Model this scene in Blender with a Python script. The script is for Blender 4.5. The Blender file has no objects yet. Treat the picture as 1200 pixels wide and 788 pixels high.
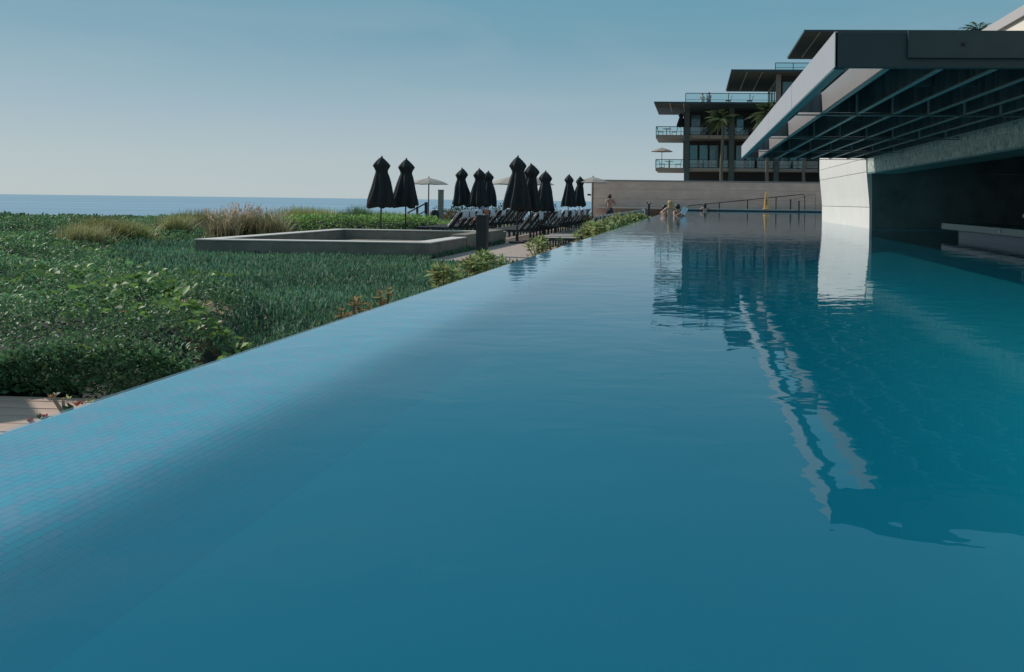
import bpy, bmesh, math, random
import numpy as np
from mathutils import Vector, Matrix
R = math.radians
S = bpy.context.scene
C = S.collection
rng = random.Random(7)
nr = np.random.default_rng(11)

# ---------------------------------------------------------------- camera
F = 1000.0            # focal length in photograph pixels (photo 1200 wide)
CZ = 0.55             # eye height above the water (water is z = 0)
PX, PY = 765.0, 237.0 # principal point of the (cropped) photograph
TH = math.atan(.05); PH = 0.0123
cam_d = bpy.data.cameras.new('camera'); cam = bpy.data.objects.new('camera', cam_d); C.objects.link(cam)
cam_d.sensor_width = 36; cam_d.lens = 30.0
cam_d.shift_x = -(PX - 600) / 1200; cam_d.shift_y = -(394 - PY) / 1200
cam_d.clip_start = .05; cam_d.clip_end = 60000
Fw = Vector((-math.sin(TH), math.cos(TH), 0)); Rt = Vector((math.cos(TH), math.sin(TH), 0)); Up = Vector((0, 0, 1))
r2 = Rt * math.cos(PH) + Up * math.sin(PH); u2 = Up * math.cos(PH) - Rt * math.sin(PH)
M = Matrix((( r2.x, u2.x, -Fw.x, 0), (r2.y, u2.y, -Fw.y, 0), (r2.z, u2.z, -Fw.z, CZ), (0, 0, 0, 1)))
cam.matrix_world = M
S.camera = cam

# ---------------------------------------------------------------- sky and sun
SUN_EL, SUN_AZ = 36.0, -70.0      # azimuth from +Y towards +X
W = bpy.data.worlds.new('World'); S.world = W; W.use_nodes = True
nt = W.node_tree; N = nt.nodes; L = nt.links
bg = N['Background']
sky = N.new('ShaderNodeTexSky'); sky.sky_type = 'NISHITA'; sky.sun_disc = False
sky.sun_elevation = R(SUN_EL); sky.sun_rotation = R(SUN_AZ); sky.air_density = 1.0; sky.dust_density = .6; sky.ozone_density = 1.0
tc = N.new('ShaderNodeTexCoord'); sx = N.new('ShaderNodeSeparateXYZ'); L.new(tc.outputs['Generated'], sx.inputs[0])
rp = N.new('ShaderNodeValToRGB'); L.new(sx.outputs['Z'], rp.inputs[0])
e = rp.color_ramp.elements
SKY_STOPS = [(0.0, (.445, .535, .57)), (.04, (.41, .505, .555)), (.10, (.31, .44, .52)), (.18, (.175, .35, .44)), (.27, (.115, .32, .42)), (.45, (.15, .32, .44)), (1.0, (.22, .34, .42))]
e[0].position = 0; e[0].color = (*SKY_STOPS[0][1], 1); e[1].position = 1; e[1].color = (*SKY_STOPS[-1][1], 1)
for p, c in SKY_STOPS[1:-1]:
    q = e.new(p); q.color = (*c, 1)
# the clear-sky model gives the left-to-right fall-off, the gradient its hue by height
rs_ = N.new('ShaderNodeVectorMath'); rs_.operation = 'SCALE'; rs_.inputs[3].default_value = 1 / .1; L.new(rp.outputs[0], rs_.inputs[0])
mu = N.new('ShaderNodeMix'); mu.data_type = 'RGBA'; mu.blend_type = 'MIX'; mu.inputs[0].default_value = .91
L.new(sky.outputs[0], mu.inputs[6]); L.new(rs_.outputs[0], mu.inputs[7]); 
cn_ = N.new('ShaderNodeTexNoise'); cm_ = N.new('ShaderNodeMapping'); cm_.inputs['Scale'].default_value = (1.6, 1.6, 9); L.new(tc.outputs['Generated'], cm_.inputs[0]); L.new(cm_.outputs[0], cn_.inputs[0]); cn_.inputs['Scale'].default_value = 1.5; cn_.inputs['Detail'].default_value = 5; cn_.inputs['Distortion'].default_value = .8
cr_ = N.new('ShaderNodeMapRange'); cr_.inputs[1].default_value = .48; cr_.inputs[2].default_value = .78; cr_.inputs[4].default_value = .16; L.new(cn_.outputs[0], cr_.inputs[0])
cx_ = N.new('ShaderNodeMix'); cx_.data_type = 'RGBA'; L.new(cr_.outputs[0], cx_.inputs[0]); L.new(mu.outputs[2], cx_.inputs[6]); cx_.inputs[7].default_value = (5.2, 5.5, 5.8, 1); L.new(cx_.outputs[2], bg.inputs[0])
bg.inputs[1].default_value = .1
sd = bpy.data.lights.new('sun', 'SUN'); sun = bpy.data.objects.new('sun', sd); C.objects.link(sun)
sd.energy = 3.6; sd.angle = R(.5); sd.color = (1, .93, .84)
sdir = Vector((math.sin(R(SUN_AZ)) * math.cos(R(SUN_EL)), math.cos(R(SUN_AZ)) * math.cos(R(SUN_EL)), math.sin(R(SUN_EL))))
sun.rotation_euler = sdir.to_track_quat('Z', 'Y').to_euler()
S.view_settings.view_transform = 'Standard'; S.view_settings.look = 'None'; S.view_settings.gamma = 1; S.view_settings.exposure = 0.0
S.render.engine = 'CYCLES'
S.cycles.transparent_max_bounces = 16

# ---------------------------------------------------------------- helpers
def at(px, py, Y):
    """point on the plane y=Y seen at photo pixel"""
    u = (px - PX) * math.cos(PH) + (py - PY) * math.sin(PH); v = -(px - PX) * math.sin(PH) + (py - PY) * math.cos(PH)
    t = u / F; d = Y / (math.cos(TH) + t * math.sin(TH))
    return Vector((d * (-math.sin(TH) + t * math.cos(TH)), Y, CZ - v / F * d))
def XA(px, Y, py=237): return at(px, py, Y).x
def ZA(px, py, Y): return at(px, py, Y).z

MATS = {}
def mat(name, col, rough=.7, metal=0, noise=0, nscale=8, bump=0, bscale=40, spec=.5, streak=None, emis=None, col2=None, trans=0, stretch=(1, 1, 1)):
    if name in MATS: return MATS[name]
    m = bpy.data.materials.new(name); m.use_nodes = True; t = m.node_tree; n = t.nodes; l = t.links
    b = n['Principled BSDF']
    b.inputs['Base Color'].default_value = (*col, 1); b.inputs['Roughness'].default_value = rough
    b.inputs['Metallic'].default_value = metal; b.inputs['Specular IOR Level'].default_value = spec
    if noise or bump:
        co = n.new('ShaderNodeTexCoord'); mp = n.new('ShaderNodeMapping'); mp.inputs['Scale'].default_value = stretch
        l.new(co.outputs['Object'], mp.inputs[0])
    if noise:
        tx = n.new('ShaderNodeTexNoise'); tx.inputs['Scale'].default_value = nscale; tx.inputs['Detail'].default_value = 6; tx.inputs['Roughness'].default_value = .65
        l.new(mp.outputs[0], tx.inputs[0])
        rr = n.new('ShaderNodeValToRGB'); rr.color_ramp.elements[0].position = .3; rr.color_ramp.elements[1].position = .7
        c2 = col2 or tuple(min(1, c * (1 + noise)) for c in col); c1 = tuple(c * (1 - noise) for c in col) if not col2 else col
        rr.color_ramp.elements[0].color = (*c1, 1); rr.color_ramp.elements[1].color = (*c2, 1)
        l.new(tx.outputs[0], rr.inputs[0]); l.new(rr.outputs[0], b.inputs['Base Color'])
    if bump:
        tb = n.new('ShaderNodeTexNoise'); tb.inputs['Scale'].default_value = bscale; tb.inputs['Detail'].default_value = 5
        l.new(mp.outputs[0], tb.inputs[0]); bn = n.new('ShaderNodeBump'); bn.inputs['Strength'].default_value = bump; bn.inputs['Distance'].default_value = .02
        l.new(tb.outputs[0], bn.inputs['Height']); l.new(bn.outputs[0], b.inputs['Normal'])
    MATS[name] = m
    return m

class MB:
    def __init__(s): s.v = []; s.f = []
    def add(s, vs, fs):
        o = len(s.v); s.v += [tuple(v) for v in vs]; s.f += [tuple(i + o for i in f) for f in fs]; return s
    def box(s, x0, x1, y0, y1, z0, z1):
        vs = [(x, y, z) for z in (z0, z1) for y in (y0, y1) for x in (x0, x1)]
        return s.add(vs, [(0, 2, 3, 1), (4, 5, 7, 6), (0, 1, 5, 4), (2, 6, 7, 3), (0, 4, 6, 2), (1, 3, 7, 5)])
    def bar(s, a, b, w, h=None, up=(0, 0, 1)):
        h = h or w; a = Vector(a); b = Vector(b); d = (b - a).normalized(); up = Vector(up)
        if abs(d.dot(up)) > .98: up = Vector((0, 1, 0))
        sd_ = d.cross(up).normalized() * w / 2; uu = sd_.cross(d).normalized() * h / 2
        vs = [p + i * sd_ + j * uu for p in (a, b) for j in (-1, 1) for i in (-1, 1)]
        return s.add(vs, [(0, 2, 3, 1), (4, 5, 7, 6), (0, 1, 5, 4), (2, 6, 7, 3), (0, 4, 6, 2), (1, 3, 7, 5)])
    def tube(s, pts, rad, n=8):
        pts = [Vector(p) for p in pts]; rad = rad if isinstance(rad, (list, tuple)) else [rad] * len(pts)
        vs = []; fs = []
        for i, p in enumerate(pts):
            d = (pts[min(i + 1, len(pts) - 1)] - pts[max(i - 1, 0)]).normalized()
            a = Vector((0, 0, 1)) if abs(d.z) < .9 else Vector((1, 0, 0))
            x = d.cross(a).normalized(); y = x.cross(d)
            for k in range(n):
                an = 2 * math.pi * k / n; vs.append(p + (x * math.cos(an) + y * math.sin(an)) * rad[i])
        for i in range(len(pts) - 1):
            for k in range(n):
                k2 = (k + 1) % n; fs.append((i * n + k, i * n + k2, (i + 1) * n + k2, (i + 1) * n + k))
        fs.append(tuple(range(n))[::-1]); fs.append(tuple((len(pts) - 1) * n + k for k in range(n)))
        return s.add(vs, fs)
    def lathe(s, prof, n=16, cx=0, cy=0, mod=None):
        vs = []; fs = []
        for i, (r, z) in enumerate(prof):
            for k in range(n):
                a = 2 * math.pi * k / n; rr = r * (mod(a, z, i) if mod else 1)
                vs.append((cx + rr * math.cos(a), cy + rr * math.sin(a), z))
        for i in range(len(prof) - 1):
            for k in range(n):
                k2 = (k + 1) % n; fs.append((i * n + k, i * n + k2, (i + 1) * n + k2, (i + 1) * n + k))
        fs.append(tuple(range(n))[::-1]); fs.append(tuple((len(prof) - 1) * n + k for k in range(n)))
        return s.add(vs, fs)
    def build(s, name, m, parent=None, smooth=False, bevel=0):
        me = bpy.data.meshes.new(name); me.from_pydata(s.v, [], s.f); me.update()
        if m: me.materials.append(m)
        o = bpy.data.objects.new(name, me); C.objects.link(o)
        if parent: o.parent = parent
        if smooth: me.polygons.foreach_set('use_smooth', [True] * len(me.polygons))
        if bevel:
            b = o.modifiers.new('b', 'BEVEL'); b.width = bevel; b.segments = 2; b.limit_method = 'ANGLE'
        return o

def tag(o, label=None, cat=None, group=None, kind=None):
    if label: o['label'] = label
    if cat: o['category'] = cat
    if group: o['group'] = group
    if kind: o['kind'] = kind
    return o
def empty(name, loc=(0, 0, 0), rz=0):
    o = bpy.data.objects.new(name, None); C.objects.link(o); o.location = loc; o.rotation_euler = (0, 0, rz); o.empty_display_size = .1
    return o
def copy_tree(o, parent=None):
    c = o.copy(); C.objects.link(c)
    if parent: c.parent = parent
    for ch in [x for x in bpy.data.objects if x.parent == o]: copy_tree(ch, c)
    return c
KIDS = {}
def clone(o, loc=None, rz=None, sc=None, parent=None):
    """copy a thing with its parts"""
    c = o.copy(); C.objects.link(c)
    if parent is not None: c.parent = parent
    for ch in o.children: clone(ch, parent=c)
    if loc is not None: c.location = loc
    if rz is not None: c.rotation_euler = (0, 0, rz)
    if sc is not None: c.scale = (sc,) * 3 if isinstance(sc, (int, float)) else sc
    return c
ORD = ['nearest', 'second', 'third', 'fourth', 'fifth', 'sixth', 'seventh', 'eighth', 'ninth', 'tenth', 'eleventh', 'twelfth', 'thirteenth', 'fourteenth', 'fifteenth', 'sixteenth', 'seventeenth', 'eighteenth', 'nineteenth', 'twentieth', 'twenty-first', 'twenty-second', 'twenty-third', 'twenty-fourth', 'twenty-fifth', 'twenty-sixth', 'twenty-seventh', 'twenty-eighth', 'twenty-ninth', 'thirtieth', 'thirty-first', 'thirty-second', 'thirty-third', 'thirty-fourth', 'thirty-fifth', 'thirty-sixth']

def leaf_mat(name, rough=.38, trans=.3, tint=(1, 1, 1)):
    m = bpy.data.materials.new(name); m.use_nodes = True; t = m.node_tree; n = t.nodes; l = t.links
    b = n['Principled BSDF']; b.inputs['Roughness'].default_value = rough; b.inputs['Specular IOR Level'].default_value = .35
    a = n.new('ShaderNodeAttribute'); a.attribute_name = 'Col'
    l.new(a.outputs['Color'], b.inputs['Base Color'])
    tr = n.new('ShaderNodeBsdfTranslucent'); l.new(a.outputs['Color'], tr.inputs[0])
    mx = n.new('ShaderNodeMixShader'); mx.inputs[0].default_value = trans
    l.new(b.outputs[0], mx.inputs[1]); l.new(tr.outputs[0], mx.inputs[2]); l.new(mx.outputs[0], n['Material Output'].inputs[0])
    return m
M_LEAF = leaf_mat('leaf_glossy', .5, .4); M_GRASS = leaf_mat('grass_blade', .55, .35)

def np_mesh(name, V, Fc, nper, cols, m, parent=None):
    """V (n,3), Fc (k,nper) int, cols (n,3)"""
    me = bpy.data.meshes.new(name)
    me.vertices.add(len(V)); me.vertices.foreach_set('co', V.astype(np.float32).ravel())
    me.loops.add(Fc.size); me.loops.foreach_set('vertex_index', Fc.astype(np.int32).ravel())
    me.polygons.add(len(Fc)); me.polygons.foreach_set('loop_start', np.arange(0, Fc.size, nper, dtype=np.int32))
    me.update(calc_edges=True)
    ca = me.color_attributes.new('Col', 'FLOAT_COLOR', 'POINT')
    ca.data.foreach_set('color', np.concatenate([cols, np.ones((len(V), 1))], 1).astype(np.float32).ravel())
    me.materials.append(m)
    o = bpy.data.objects.new(name, me); C.objects.link(o)
    if parent: o.parent = parent
    return o
def leaves(P, D, Nn, ln, wd, col):
    """leaf = two triangles folded on the midrib. P base, D direction, Nn side vector"""
    n = len(P); D = D / np.linalg.norm(D, axis=1, keepdims=True)
    Sd = np.cross(D, Nn); Sd /= np.linalg.norm(Sd, axis=1, keepdims=True) + 1e-9
    Up_ = np.cross(Sd, D)
    ln = ln[:, None]; wd = wd[:, None]
    m = P + D * ln * .48
    a = m + Sd * wd * .5 + Up_ * wd * .16; b = m - Sd * wd * .5 + Up_ * wd * .16
    tip = P + D * ln - Up_ * ln * .1
    V = np.stack([P, a, tip, b], 1).reshape(-1, 3)
    i = np.arange(n)[:, None] * 4
    Fc = np.concatenate([i + [0, 1, 2], i + [0, 2, 3]], 1).reshape(-1, 3)
    cc = np.repeat(col, 4, 0)
    return V, Fc, cc

# ---------------------------------------------------------------- materials
CONC = mat('concrete', (.21, .185, .15), .85, noise=.32, nscale=1.7, bump=.25, bscale=30)
WALLST = mat('brown_render', (.62, .45, .37), .85, noise=.16, nscale=.8, bump=.2, bscale=20, stretch=(1, 1, 2.2))
WHITEP = mat('white_plaster', (.66, .62, .58), .7, noise=.045, nscale=1.6, bump=.15, bscale=25)
CREAM = mat('cream_plaster', (.76, .68, .60), .8, noise=.08, nscale=2.5, bump=.1)
FASCIA = mat('painted_aluminium', (.38, .37, .39), .4, noise=.02, nscale=4)
FIN_SUNLIT = mat('sunlit_fin', (.25, .235, .235), .5, noise=.05, nscale=4)  # paler first fin: sunlight on its side is put into the colour
FIND = mat('dark_fin', (.034, .058, .066), .3, noise=.75, nscale=5, stretch=(1, 1.2, .12), col2=(.12, .15, .155))  # pale streaks in the colour stand in for reflections on the fins
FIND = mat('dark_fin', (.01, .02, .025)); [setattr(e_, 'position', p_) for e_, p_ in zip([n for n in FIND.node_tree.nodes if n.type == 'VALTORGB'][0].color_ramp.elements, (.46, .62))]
FLANGE = mat('fin_flange', (.27, .29, .27), .45, noise=.1, nscale=5)
STEELD = mat('dark_steel', (.02, .04, .044), .5, noise=.12, nscale=6)
BEAMC = mat('mottled_beam', (.10, .16, .15), .6, noise=.6, nscale=13, bump=.6, bscale=22, col2=(.60, .62, .55))
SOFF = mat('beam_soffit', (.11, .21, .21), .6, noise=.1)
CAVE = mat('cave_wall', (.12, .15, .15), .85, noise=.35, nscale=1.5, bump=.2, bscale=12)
BLACK = mat('black_canvas', (.014, .019, .022), .9, noise=.25, nscale=6, bump=.3, bscale=14)
BLACKM = mat('black_metal', (.011, .016, .018), .5)
TAUPE = mat('taupe_canvas', (.33, .30, .27), .85, noise=.08)
SLING = mat('taupe_sling', (.36, .31, .27), .75, noise=.1, nscale=12)
SLINGD = mat('dark_sling', (.03, .036, .038), .8, noise=.1, nscale=12)
TOWEL = mat('towel_white', (.66, .66, .70), .95, bump=.5, bscale=60)
WOOD = mat('brown_wood', (.13, .075, .05), .6, noise=.25, nscale=6)
GLASS = mat('window_glass', (.035, .16, .19), .06, metal=.35, spec=.8)
GLASSC = mat('glass_with_curtain', (.10, .20, .22), .1, metal=.2, noise=.35, nscale=3, stretch=(4, 1, .2))
BLDD = mat('dark_facade', (.035, .045, .05), .8, noise=.15, nscale=1)
BLDC = mat('facade_column', (.055, .085, .085), .7, noise=.12, nscale=2)
SLAB = mat('slab_edge', (.25, .24, .21), .8, noise=.1, nscale=1)
ROOFU = mat('slatted_soffit', (.03, .06, .07), .7, noise=.2, nscale=2, stretch=(.2, 6, 1))
BATT = mat('batten', (.33, .30, .25), .7)
SKIN = mat('skin', (.50, .28, .20), .55, noise=.06); SKIN2 = mat('skin_tan', (.42, .22, .15), .55)
HAIRB = mat('hair_blond', (.42, .27, .12), .6, bump=.5); HAIRD = mat('hair_dark', (.015, .013, .013), .5, bump=.5)

# ---------------------------------------------------------------- water material
def water_mat(name, bump_s, absorb=None, tint=(1, 1, 1), ior=1.33, ocean=False, body=None):
    m = bpy.data.materials.new(name); m.use_nodes = True; t = m.node_tree; n = t.nodes; l = t.links
    n.remove(n['Principled BSDF']); out = n['Material Output']
    geo = n.new('ShaderNodeNewGeometry')
    h = None
    for (sc, st, w) in bump_s:
        mp = n.new('ShaderNodeMapping'); mp.inputs['Scale'].default_value = st; l.new(geo.outputs['Position'], mp.inputs[0])
        tx = n.new('ShaderNodeTexNoise'); tx.inputs['Scale'].default_value = sc; tx.inputs['Detail'].default_value = 2.5; tx.inputs['Distortion'].default_value = .6
        l.new(mp.outputs[0], tx.inputs[0])
        k = n.new('ShaderNodeMath'); k.operation = 'MULTIPLY'; k.inputs[1].default_value = w; l.new(tx.outputs[0], k.inputs[0])
        if h is None: h = k
        else:
            ad = n.new('ShaderNodeMath'); ad.operation = 'ADD'; l.new(h.outputs[0], ad.inputs[0]); l.new(k.outputs[0], ad.inputs[1]); h = ad
    bn = n.new('ShaderNodeBump'); bn.inputs['Strength'].default_value = 1; bn.inputs['Distance'].default_value = 1; l.new(h.outputs[0], bn.inputs['Height'])
    gl = n.new('ShaderNodeBsdfGlossy'); gl.inputs['Roughness'].default_value = .0 if not ocean else .12; gl.inputs[0].default_value = (.93, .97, 1, 1)
    l.new(bn.outputs[0], gl.inputs['Normal'])
    fr = n.new('ShaderNodeFresnel'); mi = n.new('ShaderNodeMix'); mi.data_type = 'FLOAT'; l.new(geo.outputs['Backfacing'], mi.inputs[0]); mi.inputs[2].default_value = ior; mi.inputs[3].default_value = 1 / ior; l.new(mi.outputs[0], fr.inputs['IOR']); l.new(bn.outputs[0], fr.inputs['Normal'])
    if ocean:
        tr = n.new('ShaderNodeBsdfDiffuse'); tr.inputs[0].default_value = (*tint, 1)
        wm = n.new('ShaderNodeMapping'); wm.inputs['Scale'].default_value = (.0012, .012, 1); wm.inputs['Rotation'].default_value = (0, 0, R(-20)); l.new(geo.outputs['Position'], wm.inputs[0])
        wn = n.new('ShaderNodeTexNoise'); wn.inputs['Scale'].default_value = 1; wn.inputs['Detail'].default_value = 5; l.new(wm.outputs[0], wn.inputs[0])
        wr = n.new('ShaderNodeValToRGB'); wr.color_ramp.elements[0].position = .35; wr.color_ramp.elements[1].position = .65
        wr.color_ramp.elements[0].color = (*[c * .82 for c in tint], 1); wr.color_ramp.elements[1].color = (*[c * 1.15 for c in tint], 1); l.new(wn.outputs[0], wr.inputs[0]); l.new(wr.outputs[0], tr.inputs[0])
    else:
        tr = n.new('ShaderNodeBsdfTransparent'); tr.inputs[0].default_value = (*tint, 1)
    fo = fr.outputs[0]
    if ocean:
        fm = n.new('ShaderNodeMath'); fm.operation = 'MULTIPLY'; fm.inputs[1].default_value = .42; l.new(fo, fm.inputs[0]); fo = fm.outputs[0]
    elif body:
        df = n.new('ShaderNodeBsdfDiffuse'); df.inputs[0].default_value = (*body, 1)
        sp = n.new('ShaderNodeSeparateXYZ'); l.new(geo.outputs['Position'], sp.inputs[0])
        mr = n.new('ShaderNodeMapRange'); mr.interpolation_type = 'SMOOTHSTEP'; l.new(sp.outputs['X'], mr.inputs[0]); mr.inputs[1].default_value = -1.32; mr.inputs[2].default_value = -.78; mr.inputs[3].default_value = 0; mr.inputs[4].default_value = .86
        m2 = n.new('ShaderNodeMapRange'); m2.interpolation_type = 'SMOOTHSTEP'; l.new(sp.outputs['X'], m2.inputs[0]); m2.inputs[1].default_value = -.45; m2.inputs[2].default_value = 1.1; m2.inputs[3].default_value = 1; m2.inputs[4].default_value = .62
        m3 = n.new('ShaderNodeMath'); m3.operation = 'MULTIPLY'; l.new(mr.outputs[0], m3.inputs[0]); l.new(m2.outputs[0], m3.inputs[1])
        mb_ = n.new('ShaderNodeMixShader'); l.new(m3.outputs[0], mb_.inputs[0]); l.new(tr.outputs[0], mb_.inputs[1]); l.new(df.outputs[0], mb_.inputs[2]); tr = mb_
    mx = n.new('ShaderNodeMixShader'); l.new(fo, mx.inputs[0]); l.new(tr.outputs[0], mx.inputs[1]); l.new(gl.outputs[0], mx.inputs[2])
    l.new(mx.outputs[0], out.inputs[0])
    if absorb:
        va = n.new('ShaderNodeVolumeAbsorption'); va.inputs[0].default_value = (*absorb[0], 1); va.inputs[1].default_value = absorb[1]; l.new(va.outputs[0], out.inputs['Volume'])
    return m
M_WATER = water_mat('pool_water', [(1.1, (.8, 1.2, 1), .0032), (4.5, (.8, 1.1, 1), .0017)], absorb=((.25, .76, .83), .36), body=(.002, .125, .20))
M_OCEAN = water_mat('ocean_water', [(.05, (1, 1, 1), .5), (.4, (1, 1, 1), .15)], tint=(.17, .32, .44), ocean=True)

def tile_mat():
    m = bpy.data.materials.new('blue_mosaic'); m.use_nodes = True; t = m.node_tree; n = t.nodes; l = t.links
    b = n['Principled BSDF']; b.inputs['Roughness'].default_value = .3
    geo = n.new('ShaderNodeNewGeometry'); sep = n.new('ShaderNodeSeparateXYZ'); l.new(geo.outputs['Position'], sep.inputs[0])
    # u runs along the pool, v wraps across the sill and down the wall (x and z together)
    ad = n.new('ShaderNodeMath'); ad.operation = 'SUBTRACT'; l.new(sep.outputs['X'], ad.inputs[0]); l.new(sep.outputs['Z'], ad.inputs[1])
    cb = n.new('ShaderNodeCombineXYZ'); l.new(sep.outputs['Y'], cb.inputs[0]); l.new(ad.outputs[0], cb.inputs[1])
    br = n.new('ShaderNodeTexBrick'); l.new(cb.outputs[0], br.inputs[0])
    br.inputs['Scale'].default_value = 1; br.inputs['Brick Width'].default_value = .044; br.inputs['Row Height'].default_value = .022
    br.inputs['Mortar Size'].default_value = .0013; br.inputs['Mortar Smooth'].default_value = .2; br.inputs['Bias'].default_value = -.1
    br.inputs['Color1'].default_value = (.04, .36, .47, 1); br.inputs['Color2'].default_value = (.19, .28, .42, 1); br.inputs['Mortar'].default_value = (.04, .18, .28, 1)
    br.offset = .5
    nz = n.new('ShaderNodeTexNoise'); nz.inputs['Scale'].default_value = 7; l.new(cb.outputs[0], nz.inputs[0])
    mx = n.new('ShaderNodeMix'); mx.data_type = 'RGBA'; mx.inputs[0].default_value = .25
    l.new(br.outputs[0], mx.inputs[6])
    rr = n.new('ShaderNodeValToRGB'); rr.color_ramp.elements[0].color = (.05, .25, .38, 1); rr.color_ramp.elements[1].color = (.12, .36, .48, 1)
    rr.color_ramp.elements[0].position = .35; rr.color_ramp.elements[1].position = .65
    l.new(nz.outputs[0], rr.inputs[0]); l.new(rr.outputs[0], mx.inputs[7]); l.new(mx.outputs[2], b.inputs['Base Color'])
    return m
M_TILE = tile_mat()
M_FLOOR = mat('pool_plaster', (.06, .72, .80), .6, noise=.05, nscale=1.2)

# ================================================================= SETTING
POOL_X0, POOL_XI, POOL_X1, POOL_Y0, POOL_Y1 = -1.60, -1.13, 10.0, -7.0, 58.0
# terrain: one sheet out to the horizon, falling to the beach beyond the garden
def sstep(a, b, x):
    t = min(1, max(0, (x - a) / (b - a))); return t * t * (3 - 2 * t)
def terr(x, y):
    z = -.86
    f1 = sstep(50, 85, y) if x < -12 else sstep(50, 85, y) * sstep(0, 10, -x - 6)
    f2 = sstep(48, 90, -x)
    f3 = sstep(150, 220, y)
    return z - 9.5 * max(f1, f2, f3)
def grid(xs, ys, fn, name, m):
    V = [(x, y, fn(x, y)) for y in ys for x in xs]; w = len(xs)
    Fs = [(j * w + i, j * w + i + 1, (j + 1) * w + i + 1, (j + 1) * w + i) for j in range(len(ys) - 1) for i in range(w - 1)]
    mb = MB(); mb.v = V; mb.f = Fs
    return mb.build(name, m, smooth=True)
xs = [-30000, -5000, -1000, -300, -150, -100] + list(range(-90, -12, 4)) + list(range(-14, 20, 2)) + [26, 40, 60, 100, 200, 600, 3000, 30000]
ys = [-30000, -3000, -300, -60, -20, -7.2] + list(range(-4, 60, 4)) + list(range(60, 100, 4)) + [120, 150, 170, 190, 220, 400, 1500, 6000, 30000]
# the pool is cut out of the sheet: below it the sheet dips under the basin
def terr_p(x, y):
    return terr(x, y) if not (x > -1.9 and x < 18 and y < 62 and y > -16) else -3.2
g = grid(xs, ys, terr_p, 'ground', mat('sandy_soil', (.36, .27, .20), .95, noise=.2, nscale=6, bump=.5, bscale=20)); tag(g, kind='structure')
o = MB().add([(-40000, -40000, -7.4), (40000, -40000, -7.4), (40000, 55000, -7.4), (-40000, 55000, -7.4)], [(0, 1, 2, 3)]).build('ocean', M_OCEAN); tag(o, kind='structure')

# garden soil: a bank that falls from the pool wall to the garden
def soil(x, y): return -.84 + .42 * (1 - sstep(0, 1.6, -x - 1.9)) * (1 - sstep(14, 20, y)) + .02 * math.sin(x * 3.1 + y * 2.3)
mb = MB(); xx = [-1.75 - .2 * i for i in range(14)] + [-5, -6, -8, -12, -20, -30, -48]; yy = [4.30 + .4 * i for i in range(36)] + [20, 24, 28, 34, 42, 50]
w = len(xx); mb.v = [(x, y, soil(x, y)) for y in yy for x in xx]; mb.f = [(j * w + i, (j + 1) * w + i, (j + 1) * w + i + 1, j * w + i + 1) for j in range(len(yy) - 1) for i in range(w - 1)]
tag(mb.build('garden_soil', mat('garden_sand', (.46, .35, .26), .95, noise=.25, nscale=14, bump=.8, bscale=45), smooth=True), kind='structure')

# terrace deck with the loungers
def deck_mat():
    m = mat('terrace_paving', (.40, .32, .28), .8, noise=.1, nscale=2)
    t = m.node_tree; n = t.nodes; l = t.links; b = n['Principled BSDF']
    geo = n.new('ShaderNodeNewGeometry'); br = n.new('ShaderNodeTexBrick'); l.new(geo.outputs['Position'], br.inputs[0])
    br.inputs['Scale'].default_value = 1; br.inputs['Brick Width'].default_value = 1.2; br.inputs['Row Height'].default_value = .3; br.inputs['Mortar Size'].default_value = .012
    br.inputs['Color1'].default_value = (.42, .33, .28, 1); br.inputs['Color2'].default_value = (.36, .29, .25, 1); br.inputs['Mortar'].default_value = (.12, .09, .08, 1)
    l.new(br.outputs[0], b.inputs['Base Color']); return m
M_DECK = deck_mat()
tag(MB().box(-9.95, -2.55, 27.2, 61, -.83, -.80).box(-5.95, -2.55, 17.5, 27.2, -.83, -.80).build('terrace_floor', M_DECK), kind='structure')
tag(MB().box(-7.0, 24, POOL_Y1 + .35, 61.2, .08, .14).build('far_terrace', M_DECK), kind='structure')

# boardwalk: separate boards in one sheet of path
mb = MB(); y = 2.4
while y < 4.26:
    mb.box(-14, -1.72, y, min(y + .128, 4.26), -.535, -.5 + rng.uniform(-.002, .002)); y += .137
tag(mb.build('boardwalk', mat('board_timber', (.46, .32, .25), .75, noise=.14, nscale=3, bump=.3, bscale=20, stretch=(.4, 6, 1)), bevel=.004), kind='structure')
tag(MB().box(-14, -1.72, 2.4, 4.26, -.8, -.54).build('boardwalk_base', mat('dark_joist', (.05, .035, .03), .9)), kind='structure')

# pool basin
def prof_wall():
    P = [(POOL_X0 - .12, -1.2), (POOL_X0 - .12, -.06), (POOL_X0 - .02, -.012), (POOL_X0, -.007), (-1.2, -.026)]
    for k in range(1, 9):
        a = R(31) * k / 8; P.append((-1.2 + .3 * math.sin(a), -.326 + .3 * math.cos(a)))
    P += [(-.82, -.0655 - .6 * .225), (-.83, -2.3)]
    return P
P_ = prof_wall(); mb = MB(); ysb = [POOL_Y0 + i * (POOL_Y1 - POOL_Y0) / 26 for i in range(27)]
vs = [(x, y_, z) for y_ in ysb for x, z in P_]; k = len(P_)
mb.add(vs, [(j * k + i, (j + 1) * k + i, (j + 1) * k + i + 1, j * k + i + 1) for j in range(26) for i in range(k - 1)])
tag(mb.build('pool_edge', M_TILE, smooth=False), kind='structure')
def floor_z(x, y):
    far = -1.35
    t = max(0, x + 1.045); near = -.07 - 1.75 * (1 - math.exp(-(.585 / 1.75) * t * (1 + .06 * t))) if t < 3.2 else None
    if near is None: near = -.07 - 1.75 * (1 - math.exp(-(.585 / 1.75) * 3.2 * 1.192))
    if t > 1.8: near += .95 * sstep(1.8, 5, t)
    near *= 1 - .45 * sstep(3.5, 9, y) * sstep(.1, 1.2, t)
    k = sstep(14, 26, y); return near * (1 - k) + far * k
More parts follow.
